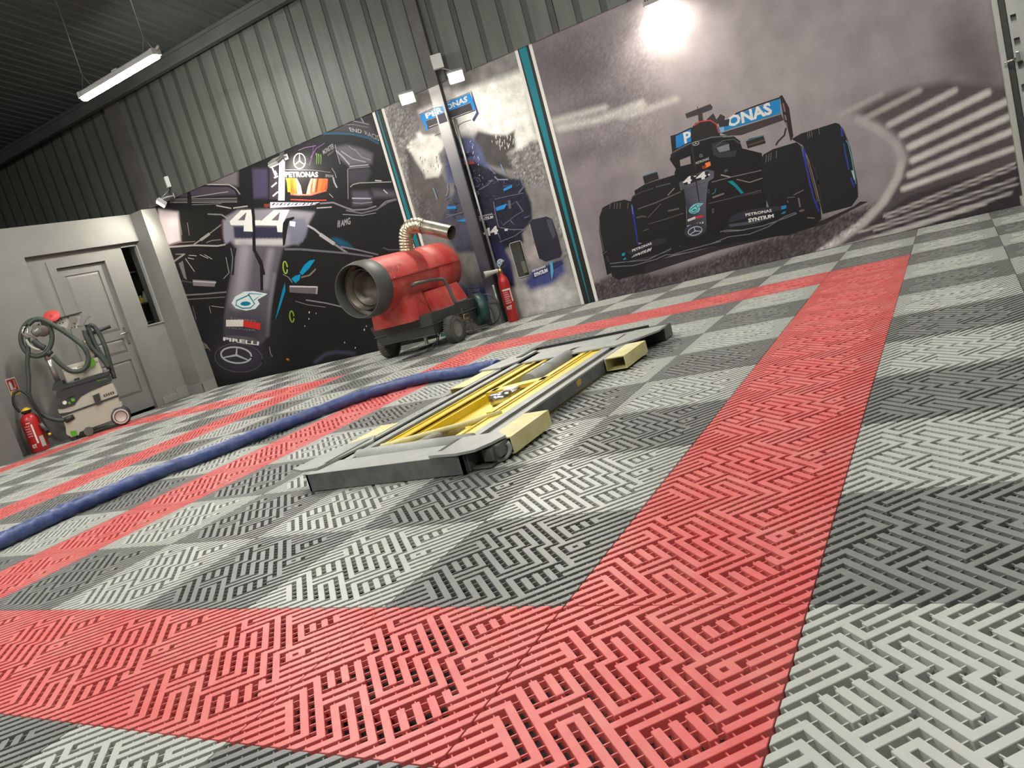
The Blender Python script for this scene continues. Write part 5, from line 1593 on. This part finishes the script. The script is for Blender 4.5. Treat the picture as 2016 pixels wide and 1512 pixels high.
I.text('SYNTIUM', S2([(104, 728), (222, 720), (218, 754), (96, 760)]), (130, 134, 158), 0.05)
drop(I, quadf(S2([(380, 432), (452, 436), (446, 525), (380, 522)])), 1.2, (20, 128, 168))
I.build('printed_car', M_ink)
# the column carries its slice of the print
J = Ink(col_o, 0.0605)
zl = [(ZM - 0.04, (186, 184, 180)), (2.30, (190, 188, 184)), (2.12, (196, 194, 190)), (1.95, (158, 156, 156)), (1.7, (120, 120, 128)), (1.3, (92, 91, 96)), (0.8, (78, 77, 84)), (0.45, (80, 80, 96)), (0.25, (120, 118, 122)), (0.0, (150, 148, 146))]
for (za, ca), (zb, cb_) in zip(zl[:-1], zl[1:]):
    n0 = len(J.v)
    J.v += [(cl, YW - 0.0612, za), (cr, YW - 0.0612, za), (cr, YW - 0.0612, zb), (cl, YW - 0.0612, zb)]
    J.c += [tuple(lin(ca))] * 2 + [tuple(lin(cb_))] * 2
    J.f.append((n0, n0 + 1, n0 + 2, n0 + 3))
J.n = 6
J.poly(P2([(560, 252), (644, 238), (662, 300), (590, 328)]), (96, 150, 196))
J.poly(P2([(590, 328), (660, 300), (690, 385), (612, 412)]), (72, 68, 76))
J.text('R', P2([(574, 262), (632, 246), (648, 296), (592, 318)]), (206, 206, 204), 0.04)
J.build('column_print', M_ink)
# opening cut through the film: recessed hatch
hq = [on_y(u, v, YW) for u, v in ((1004, 478), (1028, 474), (1042, 540), (1021, 549))]
hx0, hx1 = (hq[0].x + hq[3].x) / 2, (hq[1].x + hq[2].x) / 2
hz0, hz1 = (hq[2].z + hq[3].z) / 2, (hq[0].z + hq[1].z) / 2
hatch = empty('socket_box', (hx0, YW - 0.002, hz0), 0, 'dark olive socket box showing through a cut-out in the pale car mural', 'socket box')
wd, hd = hx1 - hx0, hz1 - hz0
MB().box((0, -0.004, 0), (wd, -0.0005, hd), None, bev=0.0).build('back_plate', mat('hatch_dark', (0.03, 0.036, 0.026), 0.5), hatch)
mb = MB()
mb.tube([(0.01, -0.006, 0), (wd - 0.01, -0.006, 0), (wd, -0.006, 0.01), (wd, -0.006, hd - 0.01), (wd - 0.01, -0.006, hd), (0.01, -0.006, hd), (0, -0.006, hd - 0.01), (0, -0.006, 0.01)], 0.004, 6, closed=True)
mb.build('rim', mat('hatch_rim', (0.40, 0.40, 0.38), 0.4), hatch)
MB().box((wd * 0.62, -0.03, 0.03), (wd * 0.95, -0.004, hd * 0.42), None, bev=0.004).build('socket', mat('socket_olive', (0.10, 0.11, 0.08), 0.5), hatch)
MB().box((wd * 0.60, -0.012, hd * 0.42), (wd * 0.86, -0.004, hd * 0.98)).build('rear_strip', mat('hatch_strip', (0.035, 0.04, 0.03), 0.5), hatch)

# ===== mural 3: car in a bend
G = zc(1140, 160, 3.2516); H5 = zc(1160, 360, 4.88); H6 = zc(1300, 180, 4.88); H7 = zc(1360, 330, 4.88); H8 = zc(1480, 220, 4.88); H2 = zc(1000, 0, 1.9843)
cv3 = Canvas(X23, X3E, ZM)
cv3.fill((136, 127, 129))
cv3.blob(1500, 160, 330, 190, (152, 143, 144), 0.9)
cv3.blob(1110, 130, 130, 90, (92, 84, 87), 0.9)
cv3.blob(1180, 205, 90, 26, (98, 90, 92), 0.8, -0.25)
cv3.blob(1900, 90, 60, 60, (92, 84, 86), 0.75)
cv3.blob(1940, 150, 34, 30, (84, 76, 78), 0.6)
cv3.blob(1150, 300, 90, 24, (96, 88, 90), 0.7, -0.2)
cv3.blob(1180, 420, 90, 80, (122, 113, 115), 0.6)
for pts, w_ in (([(1075, 243), (1190, 212)], 11), ([(1100, 252), (1180, 236), (1262, 205)], 15), ([(1225, 232), (1330, 196)], 9)):
    cv3.line(pts, w_, (196, 191, 184), 6, 0.9)
asph = [(1140, 620), (1150, 566), (1230, 530), (1300, 545), (1600, 438), (1700, 410), (1735, 395), (1690, 440), (1600, 505), (1400, 560), (1200, 620)]
cv3.poly(asph, (80, 72, 74), 5)
cv3.line([(1165, 575), (1320, 540), (1480, 500), (1640, 452)], 16, (66, 58, 60), 8, 0.7)
# kerb: dark red-brown field with pale teeth
kerb = [(1590, 520), (1650, 478), (1700, 440), (1745, 396), (1776, 345), (1782, 305), (1768, 274), (1730, 246), (1680, 222), (1760, 180), (1860, 160), (1990, 170), (2016, 420), (1800, 470)]
cv3.poly(kerb, (80, 72, 73), 9, 0.95)
teeth = [((1655, 226), (1735, 186), 9, 0.35), ((1705, 232), (1810, 178), 11, 0.5), ((1750, 246), (1880, 178), 12, 0.65), ((1775, 266), (1945, 182), 13, 0.8), ((1790, 290), (1985, 198), 13, 0.85),
         ((1796, 316), (1990, 228), 12, 0.9), ((1790, 344), (1992, 258), 12, 0.9), ((1778, 372), (1996, 292), 10, 0.95)]
for a, b_, w_, am in teeth:
    cv3.line([a, b_], w_, (206, 200, 194), 3.0, am)
cv3.poly([(1700, 450), (1790, 385), (2010, 318), (2016, 430), (1760, 480)], (60, 54, 56), 3)
for a, b_, w_ in (((1740, 425), (1998, 322), 4.0), ((1745, 430), (2000, 330), 2.4), ((1690, 458), (2000, 352), 3.6), ((1720, 455), (2003, 362), 3.0), ((1650, 488), (1900, 410), 4.0), ((1700, 478), (1990, 380), 5.0), ((1640, 500), (1940, 402), 4.0)):
    cv3.line([a, b_], w_, (196, 190, 184), 1.6, 0.9)
cv3.line([(1560, 530), (1600, 508), (1650, 474), (1700, 438), (1740, 396), (1768, 348), (1776, 312), (1764, 282), (1730, 256), (1690, 236)], 15, (184, 176, 172), 3.5, 0.95)
cv3.line([(1776, 312), (1764, 282), (1730, 256), (1680, 232), (1600, 208)], 26, (150, 141, 142), 10, 0.6)
cv3.speckle([(1140, 640), (1150, 566), (1230, 530), (1300, 545), (1600, 438), (1720, 400), (1690, 445), (1600, 512), (1400, 575), (1200, 640)], 0.34, 5, 6)
cv3.speckle([(1050, 90), (1300, 0), (1300, 280), (1150, 330)], 0.10, 30, 7)
m3 = cv3.build('car_mural', M_bg3, 'grey wall mural of a black racing car taking a kerbed bend')
I = Ink(m3)
BK = (28, 26, 28)
# ground shadow and tyres
I.poly(G([(180, 1180), (430, 1160), (900, 1050), (1300, 975), (1560, 890), (1760, 800), (1800, 770), (1850, 770), (1560, 920), (900, 1080), (420, 1235), (230, 1260)]), (48, 42, 44))
I.poly(G([(355, 700), (420, 660), (480, 640), (640, 590), (660, 740), (380, 900)]), (34, 32, 34))
I.poly(G([(1360, 370), (1420, 335), (1500, 310), (1640, 266), (1665, 272), (1690, 310), (1735, 420), (1782, 650), (1787, 740), (1745, 800), (1560, 850), (1530, 720), (1470, 500), (1430, 410)]), (36, 36, 38))
I.stroke(G([(1690, 300), (1735, 420), (1782, 650), (1787, 730)]), 1.2, (90, 84, 88))
# rear wing
I.poly(G([(585, 350), (625, 338), (640, 440), (610, 500), (595, 450)]), (40, 36, 38))
I.poly(G([(618, 348), (722, 300), (745, 395), (622, 428)]), (30, 118, 182))
I.poly(G([(840, 320), (950, 265), (1010, 210), (1140, 165), (1285, 110), (1292, 205), (1100, 265), (930, 318)]), (30, 122, 178))
I.stroke(G([(612, 350), (720, 298)]), 2.6, (44, 38, 40))
I.stroke(G([(950, 258), (1010, 205), (1140, 155), (1290, 104)]), 3.0, (44, 38, 40))
I.poly(G([(900, 330), (1100, 268), (1292, 206), (1312, 248), (1040, 345), (960, 350)]), (62, 55, 55))
I.stroke(G([(930, 322), (1292, 210)]), 1.2, (150, 144, 140))
I.poly(G([(1284, 95), (1300, 88), (1318, 120), (1345, 170), (1372, 350), (1355, 385), (1335, 300), (1312, 250)]), (48, 38, 40))
for (p0, p1) in (((1306, 140), (1318, 195)), ((1318, 215), (1326, 250)), ((1325, 262), (1332, 300))):
    I.stroke(G([p0, p1]), 3.0, (128, 98, 90))
I.stroke(G([(1325, 300), (1315, 345), (1275, 385), (1260, 410)]), 3.4, (54, 42, 44))
I.text('P', H6([(218, 398), (290, 375), (305, 482), (234, 502)]), (206, 206, 202), 0.03)
I.text('ONAS', H6([(640, 245), (1052, 100), (1082, 215), (650, 352)]), (206, 206, 202), 0.04)
I.poly(H6([(560, 350), (610, 335), (615, 385), (590, 400)]), (120, 160, 190))
# air box, camera, halo
I.poly(G([(680, 208), (840, 145), (856, 165), (850, 182), (790, 205), (795, 255), (765, 258), (762, 215), (690, 238)]), (58, 54, 55))
I.stroke(G([(757, 160), (762, 190)]), 1.4, (50, 46, 48))
I.poly(G([(815, 245), (860, 205), (880, 245), (905, 210), (935, 225), (930, 260), (880, 275)]), (56, 52, 53))
I.poly(G([(715, 350), (716, 305), (745, 268), (800, 250), (860, 252), (890, 290), (905, 350), (720, 395)]), (40, 38, 38))
I.stroke(G([(735, 285), (775, 258), (840, 250), (880, 275), (895, 330)]), 2.4, (176, 62, 60))
I.poly(G([(890, 260), (965, 240), (958, 285), (900, 295)]), (50, 47, 48))
I.poly(G([(580, 500), (600, 445), (700, 392), (850, 352), (960, 345), (1030, 385), (1045, 430), (1170, 460), (1190, 620), (1200, 780), (1000, 860), (700, 760), (640, 660), (610, 590), (620, 560)]), BK)
I.poly(G([(645, 505), (712, 478), (716, 528), (650, 545)]), (138, 130, 129))
I.poly(G([(850, 400), (900, 385), (960, 395), (965, 450), (1010, 440), (1000, 480), (900, 490), (860, 470)]), (52, 52, 56))
I.poly(G([(880, 425), (960, 400), (965, 440), (900, 455)]), (120, 120, 126))
I.stroke(G([(590, 480), (640, 435), (740, 385), (850, 360), (980, 352), (1030, 392)]), 6.0, (36, 38, 42), 5.0)
I.stroke(G([(600, 455), (700, 402), (850, 358), (980, 350)]), 1.4, (110, 114, 116))
I.stroke(G([(870, 420), (920, 380), (990, 370), (1030, 400)]), 1.6, (80, 84, 88))
I.stroke(G([(722, 410), (735, 500), (745, 560)]), 2.6, (44, 46, 50))
I.star(G([(748, 398)])[0], 6.6, 3.6, (150, 154, 156), 1.2, -0.25)
I.text('END RACISM', G([(920, 350), (990, 345), (992, 356), (922, 360)]), (150, 148, 146), 0.0)
I.text('PETRONAS', H6([(338, 682), (466, 630), (468, 656), (345, 702)]), (180, 178, 176), 0.02)
I.poly(H6([(430, 690), (478, 672), (486, 710), (440, 735)]), (226, 120, 60))
I.poly(H6([(400, 720), (440, 705), (440, 740), (405, 745)]), (140, 60, 40))
I.star(H6([(392, 618)])[0], 3.2, 3.2, (120, 120, 122), 0.8)
I.poly(G([(1068, 385), (1090, 368), (1180, 345), (1196, 396), (1080, 430)]), (44, 40, 38))
I.stroke(G([(1070, 382), (1185, 346)]), 1.4, (50, 120, 126))
I.stroke(G([(1085, 410), (1190, 375)]), 2.4, (86, 72, 58))
I.poly(G([(408, 610), (500, 580), (512, 625), (420, 658)]), (42, 40, 38))
I.stroke(G([(410, 606), (500, 578)]), 1.6, (60, 126, 140))
# body sides, wings
I.poly(G([(330, 770), (350, 730), (500, 650), (620, 615), (680, 660), (690, 960), (720, 1000), (600, 1090), (540, 1010), (430, 1040), (375, 1030), (360, 880)]), (31, 29, 31))
I.poly(G([(690, 640), (830, 570), (1200, 540), (1200, 900), (1340, 985), (1000, 1010), (760, 1050), (640, 1080), (690, 960)]), (30, 27, 29))
I.poly(G([(130, 870), (150, 810), (215, 775), (290, 757), (335, 770), (362, 850), (375, 960), (382, 1050), (400, 1110), (432, 1150), (420, 1222), (250, 1270), (215, 1250), (190, 1190), (150, 1080), (128, 960)]), (34, 33, 34))
for x in (200, 228, 245, 265, 315):
    I.stroke(G([(x, 775 + abs(x - 280) * 0.08), (x - 3, 815)]), 0.9, (110, 108, 108))
I.stroke(G([(130, 880), (134, 960), (160, 1090)]), 1.2, (96, 90, 92))
I.stroke(G([(342, 800), (352, 880), (366, 970), (376, 1045)]), 3.0, (34, 50, 150), 2.0)
I.stroke(G([(338, 790), (345, 850)]), 2.0, (96, 108, 170))
I.poly(G([(1168, 500), (1180, 470), (1240, 435), (1392, 390), (1430, 420), (1475, 530), (1545, 800), (1552, 880), (1500, 932), (1330, 988), (1240, 880), (1180, 700)]), (33, 32, 34))
for x in (1196, 1212, 1226, 1262):
    I.stroke(G([(x + 4, 470 - (x - 1196) * 0.4), (x, 520 - (x - 1196) * 0.4)]), 1.0, (116, 114, 112))
for x in (1462, 1474, 1488, 1535):
    I.stroke(G([(x, 326 - (x - 1462) * 0.35), (x + 4, 365 - (x - 1462) * 0.35)]), 1.0, (116, 114, 112))
I.poly(G([(1418, 415), (1445, 440), (1460, 500), (1440, 500)]), (84, 84, 96))
I.stroke(G([(1440, 430), (1450, 520), (1475, 640), (1500, 740), (1535, 830)]), 4.2, (42, 54, 160), 3.0)
I.stroke(G([(1458, 500), (1490, 620), (1530, 770)]), 1.6, (120, 96, 80))
I.ellipse(G([(1500, 640)])[0], 9.0, 44.0, (66, 58, 56), -0.24, 1.2, 30)
I.stroke(H8([(862, 150), (870, 240)]), 3.4, (44, 62, 160))
I.stroke(H8([(885, 300), (900, 400), (935, 560)]), 3.4, (40, 66, 130))
I.stroke(H8([(905, 275), (925, 300), (960, 450), (1000, 690)]), 1.8, (90, 150, 160))
I.poly(H8([(955, 565), (975, 562), (995, 640), (985, 660)]), (160, 180, 172))
I.stroke(H8([(950, 630), (985, 720)]), 3.4, (44, 58, 150))
# nose
I.poly(G([(640, 650), (700, 615), (820, 565), (866, 575), (862, 620), (830, 640), (822, 680), (812, 800), (816, 930), (690, 965), (690, 830), (672, 690), (650, 700)]), None,
       [(84, 82, 88)] * 4 + [(96, 96, 110), (92, 92, 106), (86, 86, 100), (88, 86, 98), (70, 70, 82), (48, 48, 58), (46, 46, 56), (70, 70, 82), (92, 90, 100), (60, 58, 64)])
I.stroke(G([(745, 590), (755, 680), (770, 770)]), 2.6, (28, 26, 28), 1.6)
I.stroke(G([(690, 690), (812, 645)]), 1.0, (60, 58, 66))
I.poly(G([(660, 630), (690, 618), (830, 575), (830, 615), (680, 665)]), (34, 33, 38))
I.text('4', H6([(205, 842), (305, 805), (300, 882), (225, 896)]), (212, 210, 206), 0.04)
I.text('4', H6([(340, 798), (442, 762), (440, 838), (345, 855)]), (212, 210, 206), 0.04)
I.stroke(H6([(322, 818), (345, 812)]), 1.8, (212, 210, 206))
I.poly(H6([(458, 795), (476, 790), (476, 806), (460, 808)]), (200, 200, 200))
drop(I, quadf(H5([(958, 212), (1098, 180), (1098, 280), (955, 305)])), 1.8, (10, 110, 122), (130, 190, 194))
I.poly(H5([(945, 352), (1018, 322), (1022, 345), (950, 374)]), (196, 190, 184))
I.poly(H5([(1018, 325), (1095, 305), (1096, 330), (1022, 346)]), (182, 54, 54))
I.text('PIRELLI', H5([(942, 412), (1096, 370), (1098, 388), (945, 432)]), (206, 204, 200), 0.04)
I.ellipse(H5([(1020, 455)])[0], 22.5, 13.0, (54, 54, 66), -0.26)
I.star(H5([(1018, 462)])[0], 14.0, 8.0, (176, 178, 182), 1.5, -0.28)
# front wing
I.poly(G([(180, 1240), (150, 1090), (280, 1080), (340, 1065), (440, 1020), (540, 1005), (590, 1040), (600, 1070), (900, 985), (940, 930), (965, 890), (1000, 855), (1280, 795), (1390, 830), (1430, 880), (1300, 980), (900, 1050), (600, 1112), (430, 1172), (250, 1205)]), (32, 30, 33))
I.poly(H7([(362, 520), (380, 480), (440, 440), (560, 405), (760, 375), (900, 365), (940, 385), (780, 430), (560, 480), (400, 520)]), (48, 48, 56))
I.poly(H7([(362, 545), (470, 530), (700, 490), (800, 480), (600, 540), (380, 572)]), (72, 74, 84))
I.poly(H5([(350, 665), (500, 600), (640, 540), (720, 536), (750, 560), (700, 585), (560, 620), (400, 690)]), (46, 46, 54))
for (f_, pts, w_, c_) in ((H7, [(320, 615), (470, 605), (690, 560), (920, 480), (1020, 440)], 1.6, (116, 114, 118)), (H7, [(0, 785), (200, 730), (360, 665), (560, 640), (740, 570), (900, 470), (1010, 430)], 1.8, (104, 102, 104)), (H7, [(280, 618), (340, 600), (520, 600)], 1.2, (130, 126, 124)),
                          (H5, [(210, 805), (420, 795), (640, 735), (740, 690), (800, 690), (960, 640), (1268, 560)], 1.8, (104, 102, 104)), (H5, [(200, 775), (340, 760), (560, 740), (790, 630)], 1.4, (120, 118, 120)), (H5, [(350, 760), (600, 710), (780, 650)], 1.0, (84, 82, 86)),
                          (H5, [(470, 250), (640, 190), (880, 85)], 2.0, (96, 92, 92)), (H5, [(570, 395), (760, 340), (910, 290)], 1.6, (84, 80, 80)), (H5, [(760, 270), (865, 245)], 3.4, (92, 88, 86)), (H5, [(565, 335), (690, 200)], 1.4, (90, 86, 84)), (H5, [(455, 335), (500, 322), (550, 325)], 3.0, (84, 78, 76)), (H5, [(520, 462), (575, 440)], 1.4, (96, 92, 90)),
                          (H5, [(640, 40), (780, 5)], 2.0, (86, 84, 84)), (H5, [(755, 120), (820, 50)], 2.2, (120, 114, 110)), (H5, [(400, 180), (420, 130), (500, 90), (620, 50)], 2.0, (70, 66, 66)),
                          (H7, [(200, 140), (390, 90), (680, 25)], 1.8, (110, 106, 106)), (H7, [(290, 70), (380, 90)], 2.4, (150, 144, 140)), (H7, [(440, 112), (565, 142), (690, 100)], 2.0, (124, 118, 114)), (H7, [(210, 288), (320, 248)], 3.4, (110, 106, 104)), (H7, [(170, 345), (400, 290), (680, 215)], 1.6, (84, 80, 80)), (H7, [(420, 280), (680, 235)], 2.6, (58, 56, 58)),
                          (H7, [(990, 262), (1085, 215)], 1.6, (120, 114, 108)), (H7, [(1035, 290), (1052, 380)], 3.0, (110, 104, 100)), (H7, [(1045, 420), (1090, 405)], 4.0, (104, 92, 86)), (H7, [(925, 290), (1000, 280)], 1.6, (100, 94, 88)), (H7, [(1120, 480), (1190, 485)], 2.0, (120, 112, 104)), (H7, [(930, 330), (935, 325)], 3.6, (130, 122, 96)), (H7, [(740, 265), (760, 340)], 1.4, (40, 46, 84))):
    I.stroke(f_(pts), w_, c_)
I.poly(H7([(870, 370), (918, 360), (916, 392), (872, 402)]), (30, 128, 186))
I.poly(H7([(865, 445), (890, 425), (918, 418), (900, 440)]), (24, 130, 160))
I.poly(H5([(312, 680), (345, 668), (345, 695), (318, 704)]), (30, 128, 170))
I.poly(H5([(325, 730), (355, 715), (355, 735), (330, 742)]), (24, 120, 150))
I.poly(H7([(355, 132), (402, 124), (450, 170), (512, 244), (482, 252), (430, 190)]), (10, 128, 138))
I.stroke(H7([(205, 255), (235, 235), (240, 200)]), 2.0, (20, 110, 110))
I.ellipse(H7([(172, 228)])[0], 1.6, 4.0, (96, 94, 88), 0, 0.9, 14)
I.ellipse(H7([(215, 415)])[0], 1.6, 4.4, (110, 108, 104), 0, 1.0, 14)
I.text('PETRONAS', H7([(522, 442), (776, 396), (780, 424), (530, 468)]), (206, 202, 198), 0.03)
I.text('SYNTIUM', H7([(550, 490), (795, 444), (800, 478), (556, 528)]), (210, 206, 202), 0.05)
I.text('PETRONAS', H5([(412, 640), (598, 568), (602, 590), (416, 664)]), (200, 196, 192), 0.03)
I.text('SYNTIUM', H5([(432, 690), (604, 618), (590, 656), (404, 720)]), (190, 188, 186), 0.05)
I.text('IK', H6([(618, 752), (655, 738), (655, 765), (620, 780)]), (120, 118, 116), 0.0)
I.stroke(H5([(170, 655), (140, 680)]), 1.4, (96, 90, 86))
I.stroke(H5([(170, 705), (192, 760)]), 2.4, (66, 56, 54))
I.build('printed_car', M_ink)

# ------------------------------------------------------------------ ceiling battens
M_lamp_body = mat('batten_housing_grey', (0.42, 0.42, 0.40), 0.5)
M_lamp_glow = mat('batten_diffuser_glow', (0.9, 0.9, 0.9), 0.4, emit=(1.0, 0.98, 0.93), estr=BATTEN_STRENGTH)
M_wire = mat('steel_wire', (0.30, 0.30, 0.29), 0.4, metal=0.6)
def batten(loc, label, length=1.24):
    x, y, z = loc
    o = empty('batten_light', loc, 0, label, 'ceiling light', 'hanging batten lights')
    h = length / 2
    M90 = Matrix.Rotation(math.pi / 2, 4, 'Z') @ Matrix.Rotation(math.pi / 2, 4, 'X')
    mb = MB()
    sec = [(-0.05, 0.0), (0.05, 0.0), (0.045, 0.05), (0.028, 0.062), (-0.028, 0.062), (-0.045, 0.05)]
    mb.prism(sec, -h, h, M90)
    mb.box((-h - 0.012, -0.053, -0.004), (-h + 0.03, 0.053, 0.055))
    mb.box((h - 0.03, -0.053, -0.004), (h + 0.012, 0.053, 0.055))
    mb.box((-0.04, -0.03, 0.06), (0.04, 0.03, 0.075))
    mb.build('housing', M_lamp_body, o)
    sec = [(-0.046, 0.0), (-0.04, -0.025), (-0.02, -0.038), (0.02, -0.038), (0.04, -0.025), (0.046, 0.0)]
    MB().prism(sec, -h + 0.01, h - 0.01, M90).build('diffuser', M_lamp_glow, o)
    MB().cyl((h + 0.012, 0, 0.04), (h + 0.06, 0, 0.06), 0.012, 10).build('cable_gland', M_lamp_body, o)
    for s in (-1, 1):
        top = ceil_z(y) - z
        mb = MB().tube([(s * (h - 0.1), 0, 0.2), (s * (h - 0.1), 0, top)], 0.0045, 6)
        mb.tube([(s * (h - 0.18), 0, 0.06), (s * (h - 0.1), 0, 0.2), (s * (h - 0.02), 0, 0.06)], 0.004, 6)
        mb.build('suspension_wire', M_wire, o)
    return o
b0 = on_y(165, 195, 4.4)
b1 = on_y(312, 117, 4.4)
batten(((b0.x + b1.x) / 2, 4.4, (b0.z + b1.z) / 2 + 0.03), 'lit white batten lamp hanging on two wires below the dark roof')
added_batten_spots = [(-2.6, 2.2), (-6.6, 0.6), (1.2, 3.0), (-2.6, -1.2), (-6.6, -2.6), (0.4, -2.2)]  # unseen battens, added to brighten the hall and the near floor
for (x, y) in added_batten_spots:
    batten((x, y, 3.6), 'added batten lamp out of view, lighting the open tiled floor')

# ------------------------------------------------------------------ LED floods on the mural wall
M_flood = mat('flood_housing', (0.35, 0.35, 0.33), 0.5)
M_flood_box = mat('flood_junction_box', (0.55, 0.56, 0.52), 0.5)
M_flood_glow = mat('flood_lens_glow', (1, 1, 1), 0.3, emit=(1.0, 0.95, 0.82), estr=60.0)
def flood(px, out, tilt, label, box=None, watts=FLOOD_WATTS, yaw=0.0, size=0.16):
    """px: image point of the lamp head on the mural wall; tilt: 0 = looking straight down, 90 = straight out"""
    w = on_y(px[0], px[1], YW - out)
    o = empty('flood_light', (w.x, w.y, w.z), yaw, label, 'flood light', 'LED floods on the mural wall')
    t = math.radians(tilt)
    M = Matrix.Rotation(-t, 4, 'X')                       # lens normal -z tipped away from the wall
    s = size / 2
    mb = MB().box((-s, -s * 0.8, 0.0), (s, s * 0.8, 0.035), M, bev=0.006)
    for k in range(-3, 4):
        mb.box((k * s * 0.26 - 0.004, -s * 0.7, 0.035), (k * s * 0.26 + 0.004, s * 0.7, 0.055), M)
    mb.build('housing', M_flood, o)
    MB().box((-s * 0.86, -s * 0.64, -0.004), (s * 0.86, s * 0.64, 0.001), M).build('lens', M_flood_glow, o)
    mb = MB().tube([(0, 0.0, 0.05), (0, out * 0.5, 0.07), (0, out - 0.012, 0.07)], 0.012, 8)
    mb.box((-0.03, out - 0.016, 0.04), (0.03, out - 0.007, 0.10))
    mb.build('bracket', M_flood, o)
    if box is not None:
        b = on_y(box[0], box[1], YW - 0.03) - w
        MB().box((b.x - 0.055, b.y - 0.02, b.z - 0.07), (b.x + 0.055, b.y + 0.032, b.z + 0.07), None, bev=0.005).build('junction_box', M_flood_box, o)
        MB().tube([(b.x, b.y, b.z - 0.06), (b.x * 0.6, b.y * 0.9, b.z * 0.6), (0, 0.02, 0.06)], 0.006, 6).build('cable', M_wire, o)
    ld = bpy.data.lights.new('flood_lamp', 'SPOT')
    ld.energy = watts
    ld.color = (1.0, 0.95, 0.84)
    ld.spot_size = math.radians(140)
    ld.spot_blend = 0.6
    ld.shadow_soft_size = 0.05
    lo = bpy.data.objects.new('lamp_source', ld)
    COL.objects.link(lo)
    lo.parent = o
    lo.matrix_local = Matrix.Translation(M @ Vector((0, 0, -0.012))) @ M
    return o
flood((316, 402), 0.20, 48, 'glaring flood lamp above the grey corner pillar of the door wall', box=(318, 364), yaw=-0.6, watts=28)
flood((545, 322), 0.20, -25, 'flood lamp shining down on the helmet in the close-up car mural', yaw=0.0, watts=8)
flood((802, 194), 0.20, 50, 'glaring flood lamp just left of the wrapped steel column', yaw=0.5)
flood((898, 152), 0.20, 50, 'glaring flood lamp with a junction box right of the steel column', box=(880, 118), yaw=0.5)
flood((1287, 3), 0.20, -25, 'flood lamp shining down on the grey sky of the cornering car mural', yaw=0.0, watts=20)
